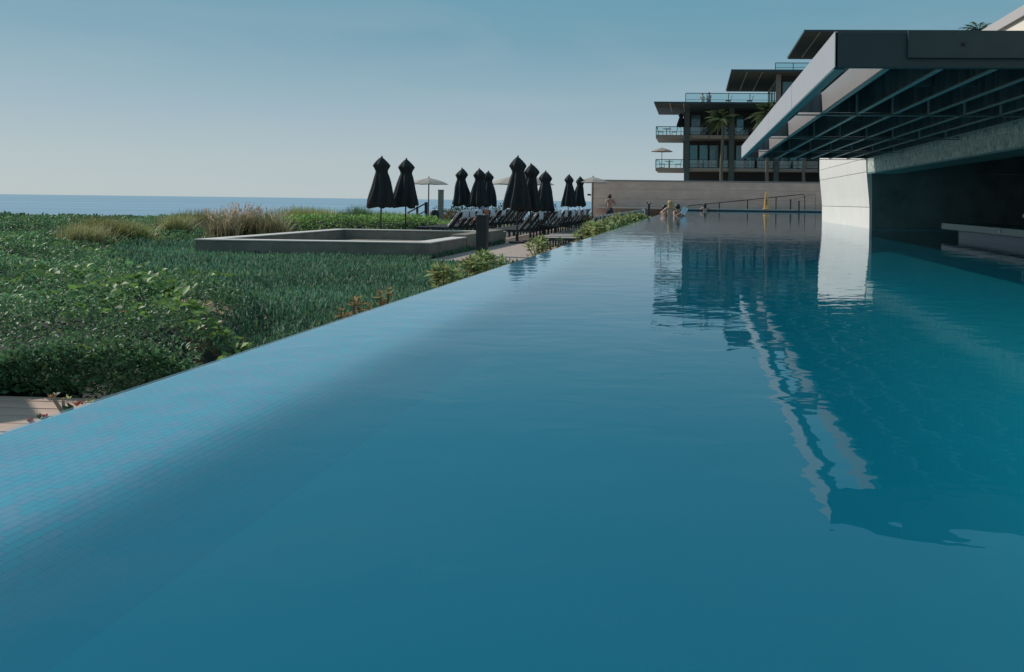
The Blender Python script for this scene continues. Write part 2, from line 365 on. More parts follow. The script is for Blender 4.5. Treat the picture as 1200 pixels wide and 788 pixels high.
mb = MB(); ysf = [POOL_Y0 + i * 65 / 120 for i in range(121)]; xsf = [-1.0 + .1 * i for i in range(62)] + [5.5, 7, POOL_X1]; wf = len(xsf)
mb.add([(x, y_, floor_z(x, y_)) for y_ in ysf for x in xsf], [(j * wf + i, j * wf + i + 1, (j + 1) * wf + i + 1, (j + 1) * wf + i) for j in range(120) for i in range(wf - 1)])
tag(mb.build('pool_floor', M_FLOOR, smooth=True), kind='structure')
mb = MB().box(-1.7, POOL_X1 + .2, POOL_Y1, POOL_Y1 + .2, -2.4, .06).box(POOL_X1, POOL_X1 + .2, POOL_Y0, POOL_Y1, -2.4, .1).box(-1.7, POOL_X1, POOL_Y0 - .2, POOL_Y0, -2.4, .1)
tag(mb.build('pool_wall', mat('dark_pool_tile', (.012, .035, .05), .5, noise=.2)), kind='structure')
tag(MB().box(-1.7, POOL_X1 + .2, POOL_Y1 - .06, POOL_Y1 + .36, .065, .15).build('pool_coping', mat('pale_coping', (.30, .31, .30), .7, noise=.1), bevel=.01), kind='structure')
# water body (closed)
mb = MB(); mb.box(-1.115, POOL_X1 - .003, POOL_Y0 + .003, POOL_Y1 - .003, -2.6, 0)
mb2 = MB()
x0, x1, y0, y1, zb = POOL_X0 - .004, POOL_X1 - .004, POOL_Y0 + .004, POOL_Y1 - .004, -2.6
pr = [(x0, 0), (x1, 0), (x1, zb), (-.86, zb), (-.95, -.3), (x0, -.3)]
vs = [(x, y_, z) for y_ in (y0, y1) for x, z in pr]
mb2.add(vs, [(0, 1, 7, 6), (1, 2, 8, 7), (2, 3, 9, 8), (3, 4, 10, 9), (4, 5, 11, 10), (5, 0, 6, 11), (5, 4, 3, 2, 1, 0), (6, 7, 8, 9, 10, 11)])
wo = mb2.build('pool_water', M_WATER); tag(wo, kind='structure')

# ================================================================= BAR, WALL, CANOPY
# white pier: stacked blocks with thin joints
def batter(z): return 4.03 - .10 * sstep(.3, 1.7, z)
pier = empty('white_pier', (4, 23.7, 0)); tag(pier, 'white plastered pier standing in the pool at the far end of the canopy', 'pier')
def blk(z0, z1, y0=20.0, y1=27.4):
    mb = MB(); nn = 4
    zs = [z0 + (z1 - z0) * i / nn for i in range(nn + 1)]
    for i in range(nn):
        a, b = batter(zs[i]), batter(zs[i + 1])
        mb.add([(a - 4, y0 - 23.7, zs[i]), (.65, y0 - 23.7, zs[i]), (.65, y1 - 23.7, zs[i]), (a - 4, y1 - 23.7, zs[i]), (b - 4, y0 - 23.7, zs[i + 1]), (.65, y0 - 23.7, zs[i + 1]), (.65, y1 - 23.7, zs[i + 1]), (b - 4, y1 - 23.7, zs[i + 1])],
               [(0, 4, 5, 1), (1, 5, 6, 2), (2, 6, 7, 3), (3, 7, 4, 0)] + ([(0, 1, 2, 3)] if i == 0 else []) + ([(4, 7, 6, 5)] if i == nn - 1 else []))
    return mb
for z0, z1 in ((-2.4, .485), (.497, 1.305), (1.317, 1.62), (1.632, 3.0)):
    blk(z0, z1).build('plaster_block', WHITEP, pier)
MB().box(.08, .6, -3.65, 3.65, .4, 2.9).build('core', mat('pier_core', (.3, .28, .26), .9), pier)  # darker core shows as thin lines in the block gaps

# concrete beam on the pier and the bar room behind it
tag(MB().box(3.97, 4.6, -6, 19.985, 1.285, 1.70).build('concrete_beam', BEAMC, bevel=.01), 'long mottled concrete beam over the dark opening of the swim-up bar', 'beam')
o = MB().box(3.966, 3.971, -6, 19.9, 1.50, 1.506).build('joint_line', mat('joint_pale', (.2, .25, .24), .5, noise=.5, nscale=2, stretch=(1, 1, 1), col2=(.9, .9, .85))); o.parent = bpy.data.objects['concrete_beam']
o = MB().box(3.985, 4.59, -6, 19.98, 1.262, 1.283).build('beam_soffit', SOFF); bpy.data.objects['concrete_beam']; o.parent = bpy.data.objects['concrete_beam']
room = empty('bar_room', (7, 10, 0)); tag(room, 'dark cave-like swim-up bar room behind the concrete beam', 'bar room')
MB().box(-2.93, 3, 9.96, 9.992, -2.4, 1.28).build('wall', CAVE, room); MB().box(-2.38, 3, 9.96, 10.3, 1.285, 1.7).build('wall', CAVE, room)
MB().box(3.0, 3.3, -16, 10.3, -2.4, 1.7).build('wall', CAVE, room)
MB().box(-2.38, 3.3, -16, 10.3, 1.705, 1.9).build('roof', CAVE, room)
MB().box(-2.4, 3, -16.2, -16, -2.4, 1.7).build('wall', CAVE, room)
# upper cream wall with grey coping
uw = empty('parapet_wall', (4.2, 9, 1.9)); tag(uw, 'cream plastered upper wall with grey coping above the canopy', 'wall')
MB().box(-.15, .15, -14, 8, 0, 1.0).build('wall', CREAM, uw)
MB().box(-.2, .2, -14, 8.05, 1.003, 1.13).build('coping', mat('grey_coping', (.42, .40, .40), .7), uw)
# counter
ct = empty('bar_counter', (4.4, 8, 0)); tag(ct, 'long swim-up bar counter with pale stone top just above the water', 'bar counter')
MB().box(-.06, .8, -12, 7.3, .135, .245).build('counter_top', mat('counter_stone', (.09, .14, .145), .35, noise=.15, nscale=5), ct, bevel=.01)
MB().box(.12, .7, -12, 6.9, -1.5, .133).build('tiled_front', mat('bar_tile', (.02, .07, .13), .35, noise=.3, nscale=18), ct)
MB().lathe([(.02, 0), (.022, .01), (.012, .014)], 12).build('round_light', mat('fitting', (.8, .8, .75), .3), ct).matrix_local = Matrix.Translation((-.062, 4.75 - .35, .19)) @ Matrix.Rotation(R(-90), 4, 'Y')
# beer tap tower on the counter
tp = empty('beer_tap', (4.62, 11.9, .245)); tag(tp, 'chrome drinks tap tower on the bar counter at the right', 'tap')
CHR = mat('brushed_metal', (.55, .62, .65), .25, metal=.6)
MB().tube([(0, 0, 0), (0, 0, .16)], .028, 12).build('column', CHR, tp); MB().bar((0, -.02, .18), (0, .0, .18), .3, .05).build('head', CHR, tp)
for q in (-.1, .1): MB().tube([(q, -.02, .16), (q, -.09, .14), (q, -.1, .09)], .012, 8).build('spout', CHR, tp); MB().tube([(q, -.05, .2), (q, -.05, .27)], .01, 8).build('handle', BLACKM, tp)
MB().lathe([(.05, 0), (.05, .015), (.03, .02)], 14).build('base', CHR, tp)

# canopy
CX0, CX1, CY0, CY1, CB, CT = 1.02, 3.96, 6.4, 19.3, 1.57, 1.82
cn = empty('pool_canopy', (CX0, CY0, CB)); tag(cn, 'steel and timber pergola canopy with deep fins cantilevered over the pool', 'canopy')
def cbox(name, x0, x1, y0, y1, z0, z1, m, bv=0, par=None):
    return MB().box(x0 - CX0, x1 - CX0, y0 - CY0, y1 - CY0, z0 - CB, z1 - CB).build(name, m, par or cn, bevel=bv)
cross = [6.4, 9.7, 13.15, 16.55, 19.3]
edges = [6.4] + [9.25, 12.2, 14.9, 17.2] + [19.3]
for a, b in zip(edges[:-1], edges[1:]): cbox('side_fascia', CX0, CX0 + .02, a + (.010 if a > 6.5 else 0), b - .010, CB, CT + .015, FASCIA)
cbox('edge_fin', CX0 + .022, CX0 + .07, CY0 + .052, CY1, CB + .01, CT, FIND)
cbox('edge_flange', CX0 + .004, CX0 + .085, CY0 + .052, CY1, CB - .012, CB - .002, mat('teal_flange', (.07, .17, .18), .45))
cbox('end_beam', CX0 + .003, CX1 + .02, CY0, CY0 + .05, CB - .004, CT + .01, STEELD, .004)
cbox('end_panel', at(1063, 60, 6.4).x, CX1 + .02, CY0 - .03, CY0 - .003, CB + .065, CT + .018, mat('dark_steel_panel', (.024, .045, .049), .45, noise=.1), .003)
cbox('bolt', at(1128, 53, 6.4).x - .012, at(1128, 53, 6.4).x + .012, CY0 - .045, CY0 - .031, ZA(1128, 53, 6.4) - .01, ZA(1128, 53, 6.4) + .01, BLACKM)
fx = [CX0 + .395 * i for i in range(1, 8)]
for i, x in enumerate(fx):
    m1 = FIN_SUNLIT if i == 0 else FIND
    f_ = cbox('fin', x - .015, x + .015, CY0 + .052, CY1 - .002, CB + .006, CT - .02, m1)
    g_ = MB().box(x - .021 - CX0, x + .021 - CX0, .052, CY1 - CY0, -.008, .004).build('flange', FLANGE, f_)
for yc in cross[1:]:
    for i in range(len(fx) + 1):
        xa = (CX0 + .072) if i == 0 else fx[i - 1] + .017; xb = fx[i] - .017 if i < len(fx) else CX1
        cbox('crosspiece', xa, xb, yc - .03, yc, CB + .012, CT - .03, FIND)
    cbox('cross_rail', CX0 + .09, CX1 + .01, yc - .05, yc + .01, CB - .024, CB - .014, mat('cross_rail', (.16, .18, .175), .5))
BR_ = mat('bracket_metal', (.5, .5, .46), .5)
for yc in cross[1:-1]:
    for i in range(1, len(fx)): cbox('bracket', fx[i] - .030, fx[i] - .016, yc - .075, yc - .031, CB + .008, CT - .03, BR_)
for (a, b) in zip(cross[:-1], cross[1:]):
    for i in range(2, len(fx)): cbox('batten', fx[i - 1] + .02, fx[i] - .02, (a + b) / 2 - .012, (a + b) / 2 + .012, CB + .09, CT - .02, mat('thin_batten', (.08, .11, .11), .6))
# roof boarding over the inner bays, open over the outermost bay
cbox('roof_board', fx[0] + .02, CX1, CY0 + .055, CY1 - .005, CT - .018, CT, mat('dark_roof_board', (.035, .045, .045), .8))

# ================================================================= FAR WALL
fw = empty('boundary_wall', (0, 61.3, 0)); tag(fw, 'long brown rendered wall behind the far end of the pool', 'wall')
xl = XA(693, 61.3)
zt = ZA(820, 212.0, 61.3)
MB().box(xl, 26, 0, .4, -.9, zt - .1).build('wall', WALLST, fw)
MB().box(xl - .04, 26, -.04, .44, zt - .097, zt).build('coping', mat('wall_coping', (.26, .24, .23), .8), fw)
for zz in (.75, 1.45): MB().box(xl + .01, 26, -.004, .001, zz, zz + .012).build('joint', mat('joint_line', (.17, .14, .12), .9), fw)
# ramp handrail
hr = empty('handrail', (0, 60, .14)); tag(hr, 'long sloping dark metal handrail in front of the brown wall', 'handrail')
a0 = at(806, 241.5, 60); a1 = at(941, 228, 60)
MB().tube([(a0.x, 0, a0.z - .14), (a1.x, 0, a1.z - .14), (a1.x + .12, 0, a1.z - .24), (a1.x + .14, 0, 0)], .028, 8).build('rail', BLACKM, hr)
for px, py in ((843, 237.6), (876, 234.4), (909.5, 231)):
    a = at(px, py, 60); MB().box(a.x - .035, a.x + .035, -.03, .03, 0, a.z - .14).build('post', BLACKM, hr)
hr2 = empty('handrail', (0, 60.8, .14)); tag(hr2, 'thin pale handrail against the brown wall beside the white pier', 'handrail')
a0 = at(930, 234, 60.8); a1 = at(954, 227.5, 60.8)
MB().tube([(a0.x, 0, a0.z - .14), (a1.x, 0, a1.z - .14), (a1.x + .1, 0, a1.z - .22), (a1.x + .1, 0, 0)], .015, 8).build('rail', mat('grey_metal', (.12, .12, .12), .5), hr2)
for i, (px, py, Y) in enumerate(((926.5, 234, 58.3), (936.3, 236, 57.6))):
    a = at(px, py, Y); t = empty('pool_post', (a.x, Y, -.1 if i else .15)); tag(t, ['slim black post on the pool coping just right of the yellow cone', 'slim black post rising from the water right of the yellow cone'][i], 'post')
    MB().tube([(0, 0, 0), (0, 0, a.z - t.location.z)], .05, 10).build('shaft', BLACKM, t); MB().lathe([(.06, 0), (.06, .03), (.02, .05)], 10).build('cap', BLACKM, t).location = (0, 0, a.z - t.location.z - .02)
# yellow cone
a = at(898, 246, 58.2); cy = empty('safety_cone', (a.x, 58.15, .15)); tag(cy, 'tall yellow wet-floor cone on the far pool coping', 'cone')
YEL = mat('cone_yellow', (.88, .42, .13), .5); H_ = ZA(898, 225.6, 58.15) - .15
def sqc(mb, prof):
    vs = [(sx_ * r, sy_ * r, z) for r, z in prof for sx_, sy_ in ((-1, -1), (1, -1), (1, 1), (-1, 1))]
    mb.add(vs, [(4 * i + k, 4 * i + (k + 1) % 4, 4 * i + 4 + (k + 1) % 4, 4 * i + 4 + k) for i in range(len(prof) - 1) for k in range(4)] + [(3, 2, 1, 0), tuple(4 * (len(prof) - 1) + k for k in range(4))])
    return mb
sqc(MB(), [(.22, 0), (.22, .04), (.17, .06), (.075, H_ - .04), (.05, H_)]).build('body', YEL, cy, bevel=.01)
BM = mat('black_marking', (.02, .02, .02), .6)
def on_face(z): return -(.17 + (.075 - .17) * (z - .06) / (H_ - .1)) - .006
for z0, w_ in ((.33, .075), (.47, .055), (.58, .07), (.72, .045)):
    y_a, y_b = on_face(z0), on_face(z0 + .07)
    MB().add([(-w_, y_a, z0), (w_, y_a, z0), (w_ * .3, y_b, z0 + .08), (-w_ * .3, y_b, z0 + .08), (-w_, y_a + .004, z0), (w_, y_a + .004, z0), (w_ * .3, y_b + .004, z0 + .08), (-w_ * .3, y_b + .004, z0 + .08)], [(0, 1, 2, 3), (4, 7, 6, 5), (0, 4, 5, 1), (1, 5, 6, 2), (2, 6, 7, 3), (3, 7, 4, 0)]).build('marking', BM, cy)

# ================================================================= HOTEL
hb = empty('hotel_building', (0, 83, 0)); tag(hb, 'dark terraced hotel with deep balconies and slatted roofs behind the wall', 'building')
def hbox(name, x0, x1, y0, y1, z0, z1, m, par=None, bv=0): return MB().box(x0, x1, y0 - 83, y1 - 83, z0, z1).build(name, m, par or hb, bevel=bv)
YF, YB = 83.0, 86.5
xL = XA(767.6, YF); XR = 34
hbox('floor_slab', xL, XR, YF, YB + 3, 3.62, 3.92, SLAB); hbox('floor_slab', xL, XR, YF, YB + 3, 6.78, 7.12, SLAB)
r1 = hbox('roof', XA(765, 79), XR, 79, YB + 3, 9.72, 9.87, ROOFU)
for px in (783, 799): MB().box(XA(px, 79), XA(px, 79) + .1, -4, 3.5, 9.66, 9.715).build('batten', BATT, r1)
r2_ = hbox('roof', XA(855, 76.5), XR, 76.5, 90, 12.3, 12.5, ROOFU)
for px in (873, 891): MB().box(XA(px, 76.5), XA(px, 76.5) + .1, -6.4, 6, 12.24, 12.295).build('batten', BATT, r2_)
r3 = hbox('roof', XA(940, 76), XR, 76, 90, 15.75, 15.95, ROOFU)
for px in (958, 985, 1012): MB().box(XA(px, 76), XA(px, 76) + .1, -6.9, 6, 15.69, 15.745).build('batten', BATT, r3)
# slat lines under the roofs
for rr_, (xa, xb, ya, yb, zz) in ((r1, (XA(765, 79), XA(806, 79), 79, 83, 9.72)), (r2_, (XA(855, 76.5), 12, 76.5, 90, 12.3)), (r3, (XA(940, 76), 30, 76, 90, 15.75))):
    mb = MB(); y = ya + .3
    while y < yb: mb.box(xa + .1, xb, y - 83, y + .09 - 83, zz - .05, zz - .004); y += .62
    mb.build('slats', mat('slat_dark', (.12, .14, .13), .8), rr_)
# facade walls
hbox('wall', XA(801, YF) + .2, XR, YB, YB + .3, 3.92, 6.78, BLDD); hbox('wall', XA(801, YF) + .2, XR, YB, YB + .3, 7.12, 9.72, BLDD)
hbox('wall', XA(801, YF) + .2, XR, YB - .5, YB + 2, -.9, 3.62, BLDD)
hbox('side_wall', XA(801, YF) - .15, XA(801, YF) + .15, YB - .2, YB + 3, 3.92, 9.72, BLDD)
hbox('wall', XA(911, 78), XR, 79, 79.3, 9.87, 12.3, BLDD)
sw = hbox('side_wall', XA(911, 78), XA(911, 78) + .3, 79.3, 90, 9.87, 12.3, mat('tan_facade', (.17, .15, .13), .8))
for y in (80, 82.6, 85.2): MB().box(XA(911, 78) - .03, XA(911, 78) - .003, y - 83, y + 1.5 - 83, 10.0, 11.9).build('side_window', GLASS, sw)
hbox('wall', 14, XR, 79.5, 90, 12.5, 15.75, BLDD)
# columns
cols = [(801, 807), (853.5, 859.5), (906.5, 912)]
xc = [(XA(a, 82.8), XA(b, 82.8)) for a, b in cols]
stp = xc[1][0] - xc[0][0]
while xc[-1][1] < 26: xc.append((xc[-1][0] + stp, xc[-1][1] + stp))
for a, b in xc: hbox('column', a, b, 82.75, 83.4, -.9, 9.715, BLDC)
hbox('column', XA(908, 78), XA(913, 78), 77.6, 78.3, 9.87, 12.3, mat('tan_column', (.20, .18, .155), .8))
# windows
def window(px0, px1, z0, z1, Y=YB, x=None):
    xa, xb = (XA(px0, Y), XA(px1, Y)) if x is None else x
    f = MB().box(xa - .06, xa, -.08, -.004, z0, z1).box(xb, xb + .06, -.08, -.004, z0, z1).box(xa - .06, xb + .06, -.08, -.004, z1, z1 + .08).build('window_frame', BLACKM, hb); f.location = (0, Y - 83, 0)
    MB().box(xa, xb, -.05, -.01, z0, z1 - .002).build('pane', rng.choice([GLASS, GLASS, GLASSC]), f)
for a, b in ((807.8, 816.5), (819, 828.5), (831, 841), (847.5, 852)): window(a, b, 3.95, 6.35)
for a, b in ((862, 871), (874, 883), (886, 895)): window(a, b, 3.95, 6.35)
for a, b in ((914, 922), (925, 933), (936, 944), (966, 976), (980, 990)): window(a, b, 3.95, 6.35)
for a, b in ((809, 819.5), (847.5, 852), (862.3, 870), (885, 893), (914, 924)): window(a, b, 7.15, 9.4)
for a, b in ((915.5, 928), (930, 942), (946, 958)): window(a, b, 10.0, 11.75, 79)
# railings: rail + glass + posts
GR = bpy.data.materials.new('rail_glass'); GR.use_nodes = True; n_ = GR.node_tree.nodes; l_ = GR.node_tree.links
tb_ = n_.new('ShaderNodeBsdfTransparent'); tb_.inputs[0].default_value = (.82, .92, .93, 1); gb_ = n_.new('ShaderNodeBsdfGlossy'); gb_.inputs['Roughness'].default_value = .02; mx_ = n_.new('ShaderNodeMixShader'); mx_.inputs[0].default_value = .07
l_.new(tb_.outputs[0], mx_.inputs[1]); l_.new(gb_.outputs[0], mx_.inputs[2]); l_.new(mx_.outputs[0], n_['Material Output'].inputs[0])
def railing(x0, x1, Y, z, h, stepx=2.2, side=None):
    r_ = hbox('railing', x0, x1, Y, Y + .05, z + h - .06, z + h, BLACKM)
    MB().box(x0 + .03, x1 - .03, Y - 83 + .02, Y - 83 + .03, z + .08, z + h - .062).build('glass_panel', GR, r_)
    MB().box(x0, x1, Y - 83 + .01, Y - 83 + .04, z + .3, z + .33).build('mid_rail', BLACKM, r_)
    x = x0
    while x <= x1 + .01: MB().box(x - .03, x + .03, Y - 83 + .002, Y - 83 + .048, z, z + h - .063).build('post', BLACKM, r_); x += stepx
    if side: MB().box(side - .02, side + .02, Y - 83 + .06, YB - 83, z + h - .06, z + h).build('side_rail', BLACKM, r_); MB().box(side - .01, side + .01, Y - 83 + .06, YB - 83, z + .08, z + h - .062).build('side_glass', GR, r_)
for z in (3.92, 7.12):
    prev = xL
    for a, b in [(xc[0][0], xc[0][1])] + xc[1:6]:
        if a - prev > .5: railing(prev + .02, a - .02, YF + .05, z, .82, 1.35, side=(xL + .03 if prev == xL else None))
        prev = b
railing(XA(802, 80), XA(911, 78) - .3, 80, 9.87, .95, 2.0)
railing(XA(907, 77), XR - 2, 77.3, 12.5, .75, 1.6)
railing(XA(911, 78) + .8, XR - 2, 78.2, 9.87, .95, 1.6)

# palms
def frond(L_, droop, wid, n=8, fan=False):
    V = []; Fc = []
    for i in range(n + 1):
        t = i / n; x = L_ * t * (1 - .15 * t * droop); z = .45 * L_ * t - droop * L_ * t * t
        w_ = wid * math.sin(math.pi * min(1, .12 + t * .88)) ** .7
        V.append((x, z, w_))
    return V
def palm(name, px, Y, ytop, cr, label, seed, trunk_r=.15, cat='palm tree', base=-.9):
    rr = random.Random(seed); a = at(px, ytop, Y); t = empty(name, (a.x, Y, base)); tag(t, label, cat)
    hgt = a.z - base
    mb = MB(); pts = [(.05 * math.sin(i * .8), 0, hgt * i / 12) for i in range(13)]
    mb.tube(pts, [trunk_r * (1.15 - .35 * i / 12) * (1 + .08 * (i % 2)) for i in range(13)], 10).build('trunk', mat('palm_bark', (.13, .125, .10), .9, noise=.4, nscale=9, bump=.8, bscale=20, stretch=(1, 1, 3)), t)
    Vs = []; Fs = []; Cs = []; o_ = 0
    for k in range(22):
        az = rr.uniform(0, 2 * math.pi); el = rr.uniform(-.7, 1.3); L_ = cr * rr.uniform(.75, 1.1)
        dx, dy = math.cos(az), math.sin(az)
        pts = []
        for i in range(9):
            q = i / 8; hx = L_ * q * math.cos(el) ; hz = L_ * q * math.sin(el) - .45 * L_ * q * q
            pts.append(Vector((dx * hx, dy * hx, hgt + hz)))
        side = Vector((-dy, dx, 0)); g0 = rr.uniform(.6, 1.2)
        c_ = (.15 * g0, .22 * g0, .11 * g0)
        # leaflets
        for i in range(2, 9):
            for sgn in (-1, 1):
                for jj in (0, .5):
                    p = pts[i - 1].lerp(pts[i], jj); ll = cr * .34 * math.sin(math.pi * min(.95, .2 + i / 10)) * rr.uniform(.7, 1.1)
                    d = (side * sgn + (pts[i] - pts[i - 1]).normalized() * .7 + Vector((0, 0, -.35 + rr.uniform(-.2, .2)))).normalized()
                    u_ = d.cross(Vector((0, 0, 1))).normalized() * cr * .045
                    Vs += [p - u_, p + u_, p + d * ll]; Fs.append((o_, o_ + 1, o_ + 2)); Cs += [c_] * 3; o_ += 3
        for i in range(8):
            u_ = side * cr * .02; Vs += [pts[i] - u_, pts[i] + u_, pts[i + 1] + u_]; Fs.append((o_, o_ + 1, o_ + 2)); Cs += [(.10, .12, .06)] * 3; o_ += 3
            Vs += [pts[i] - u_, pts[i + 1] + u_, pts[i + 1] - u_]; Fs.append((o_, o_ + 1, o_ + 2)); Cs += [(.10, .12, .06)] * 3; o_ += 3
    np_mesh('crown', np.array([tuple(v) for v in Vs]), np.array(Fs), 3, np.array(Cs), M_LEAF, t)
    return t
palm('palm_tree', 846.5, 78, 139, 2.2, 'palm with rough trunk in front of the hotel balconies left of the canopy', 3)
palm('palm_tree', 900, 76, 132, 2.2, 'palm half hidden by the pale canopy edge in front of the hotel', 5)
palm('palm_tree', 943, 78, 150, 1.5, 'palm whose bare trunk shows below the canopy beside the white pier', 8)
# sprigs over the right end of the canopy
t = palm('palm_tree', 1147, 14.6, 37, .42, 'palm crown tips showing above the canopy where the cream wall starts', 12, .06, base=1.9)

# ---- sun parasols (open and closed)
def closed_umb(seed):
    rr = random.Random(seed); t = empty('closed_parasol')
    ph = rr.uniform(0, 6)
    def mod(a, z, i):
        k = min(1, max(0, (2.6 - z) / 1.3)); return 1 + (.07 + .13 * k) * math.cos(8 * a + ph + .35 * math.sin(3 * z)) + .06 * math.sin(3 * a + z * 4 + ph)
    pr_ = [(.41, 1.10), (.43, 1.13), (.405, 1.3), (.365, 1.5), (.32, 1.72), (.28, 1.92), (.235, 2.1), (.20, 2.2), (.195, 2.26), (.225, 2.33), (.275, 2.41), (.285, 2.44), (.25, 2.50), (.18, 2.58), (.11, 2.65), (.04, 2.71)]
    cm = MB().lathe(pr_, 48, mod=mod)
    lx, ly = rr.uniform(-.05, .05), rr.uniform(-.05, .05)
    cm.v = [(x + lx * (2.2 - z) * (z < 2.2) + .03 * math.sin(z * 4 + ph), y + ly * (2.2 - z) * (z < 2.2), z + (.06 * math.sin(4 * math.atan2(y, x) + ph) + .03 * math.sin(7 * math.atan2(y, x)) if z < 1.2 else 0)) for x, y, z in cm.v]
    cm.build('canopy', BLACK, t, smooth=True)
    MB().tube([(0, 0, .04), (0, 0, 1.3)], .027, 10).build('pole', BLACKM, t)
    MB().lathe([(.28, 0), (.28, .05), (.05, .08), (.05, .3)], 16).build('base', BLACKM, t)
    MB().lathe([(.03, 2.69), (.035, 2.73), (.012, 2.77)], 10).build('finial', BLACKM, t)
    return t
protos = [closed_umb(1), closed_umb(5), closed_umb(9)]
umbs = [(446.5, 27.6, 1.0, 'leftmost tall closed black parasol behind the concrete planter'), (475.5, 28.9, 1.0, 'closed black parasol just right of the leftmost one, behind the planter'),
        (542, 37, 1.0, 'closed black parasol standing alone above the draped loungers'), (562, 36.6, .99, 'closed black parasol in front of the person in blue checks'), (572.5, 40.5, 1.0, 'closed black parasol half hidden just right of the one by the blue checks'),
        (606.5, 26.6, 1.0, 'tallest closed black parasol of the central cluster'), (622, 27.5, .93, 'middle closed black parasol of the central cluster, nearest the pool'), (638, 30.5, .885, 'rightmost closed black parasol of the central cluster'),
        (665.5, 44, 1.0, 'left one of the far pair of closed black parasols'), (678.5, 46.5, .99, 'right one of the far pair of closed black parasols')]
used = set()
for i, (px, Y, s_, lb) in enumerate(umbs):
    k = i % 3
    o = protos[k] if k not in used else clone(protos[k]); used.add(k)
    o.location = (XA(px, Y), Y, -.8); o.rotation_euler = (R(rng.uniform(-1, 1)), R(rng.uniform(-1, 1)), rng.uniform(0, 6)); wdt = s_ * (.92 if i < 8 else .84); o.scale = (wdt, wdt, s_)
    tag(o, lb, 'parasol', 'closed black parasols on the terrace')
def open_umb(name, loc, w, hgt, label, rot=0, m=TAUPE, group='open parasols'):
    t = empty(name, loc, rot); tag(t, label, 'parasol', group)
    mb = MB(); n = 8; vs = [(0, 0, hgt)]; 
    for ring, (rr_, zz) in enumerate(((.35, -.10), (.7, -.24), (1.0, -.42))):
        for k in range(n * 2):
            a = 2 * math.pi * k / (n * 2); sg = 0 if k % 2 == 0 else .04 * rr_
            vs.append((w * rr_ * math.cos(a) * (1 - sg), w * rr_ * math.sin(a) * (1 - sg), hgt + zz * w / 1.3 - sg * .5))
    fs = [(0, 1 + k, 1 + (k + 1) % 16) for k in range(16)]
    for r_ in range(2):
        for k in range(16): fs.append((1 + r_ * 16 + k, 17 + r_ * 16 + k, 17 + r_ * 16 + (k + 1) % 16, 1 + r_ * 16 + (k + 1) % 16))
    c_ = mb.add(vs, fs).build('canopy', m, t); sm = c_.modifiers.new('s', 'SOLIDIFY'); sm.thickness = .012
    MB().tube([(0, 0, 0), (0, 0, hgt + .06)], .03, 10).build('pole', BLACKM, t)
    for k in range(8):
        a = 2 * math.pi * k / 8; MB().bar((0, 0, hgt - .03), (w * .97 * math.cos(a), w * .97 * math.sin(a), hgt - .42 * w / 1.3 - .02), .02).build('rib', BLACKM, t)
    MB().lathe([(.26, 0), (.26, .06), (.05, .09)], 16).build('base', BLACKM, t)
    return t
a = at(494.5, 208.5, 42); open_umb('open_parasol', (a.x + .35, 42, -.8), .95, a.z + .8, 'open taupe parasol with sloping top beside the concrete pillar', .3)
a = at(612, 204, 46); open_umb('open_parasol', (a.x, 46, -.8), 1.75, a.z + .8, 'wide open taupe parasol behind the central closed parasols', .2)
a = at(695, 207.6, 47); open_umb('open_parasol', (a.x, 47, -.8), .95, a.z + .8, 'open taupe parasol in front of the left end of the brown wall', .1)
MB().tube([(-.1, 0, 1.7), (-.3, 0, 1.72)], .05, 8).build('crank', BLACKM, bpy.data.objects['open_parasol.002'])
# unseen parasol added at the left to cast the shadow on the boardwalk
Pp = at(64, 482, 3.95); Pp = Vector((Pp.x, 3.95, -.5)); hh = 2.3
so = Pp + sdir * (hh / sdir.z)
pt = empty('added_shadow_parasol', (so.x - .95, so.y - .1, -.84)); tag(pt, 'added square parasol out of view left of the boardwalk, casting its shadow there', 'parasol')
MB().add([(-1, 0, hh + .3), (0, -1, hh + .3), (1, 0, hh + .3), (0, 1, hh + .3), (0, 0, hh + .65)], [(0, 1, 4), (1, 2, 4), (2, 3, 4), (3, 0, 4)]).build('canopy', TAUPE, pt)
MB().tube([(0, 0, 0), (0, 0, hh + .6)], .03, 8).build('pole', BLACKM, pt)

# ---------------------------------------------------------------- loungers
def make_lounger(mt, back=.58, seatm=None):
    t = empty('sun_lounger')          # foot at x=0, head towards +x, width along y
    w = .66; bx, bz = 1.15 + .46, .38 + back
    MB().bar((0, .02, .35), (1.2, .02, .35), .04, .06).bar((0, w - .02, .35), (1.2, w - .02, .35), .04, .06).bar((.02, .0, .35), (.02, w, .35), .04, .06).bar((1.2, 0, .35), (1.2, w, .35), .04, .06).bar((1.2, .02, .35), (1.75, .02, .35), .04, .05).bar((1.2, w - .02, .35), (1.75, w - .02, .35), .04, .05).build('frame', BLACKM, t)
    MB().box(.03, 1.14, .05, w - .05, .365, .395).build('seat', seatm or mt, t, bevel=.01)
    b = MB().bar((1.15, w / 2, .375), (bx, w / 2, bz), .56, .06).build('backrest', mt, t)
    MB().bar((1.15, .03, .36), (bx + .01, .03, bz + .01), .03, .045).bar((1.15, w - .03, .36), (bx + .01, w - .03, bz + .01), .03, .045).bar((bx + .01, .015, bz + .012), (bx + .01, w - .015, bz + .012), .032, .047).build('back_frame', mat('sunlit_back_rail', (.45, .43, .41), .5), b)  # pale rail colour stands in for sunlit cushion edges
    for x, y in ((.1, .04), (.1, w - .04), (1.68, .04), (1.68, w - .04)): MB().bar((x, y, 0), (x, y, .33), .045).build('leg', BLACKM, t)
    MB().bar((1.62, .1, .33), (bx - .12, .1, bz - .18), .025).bar((1.62, w - .1, .33), (bx - .12, w - .1, bz - .18), .025).bar((bx - .12, .09, bz - .18), (bx - .12, w - .09, bz - .18), .027).build('support', BLACKM, t)
    return t
LG = 'dark sun loungers in rows facing the sea'
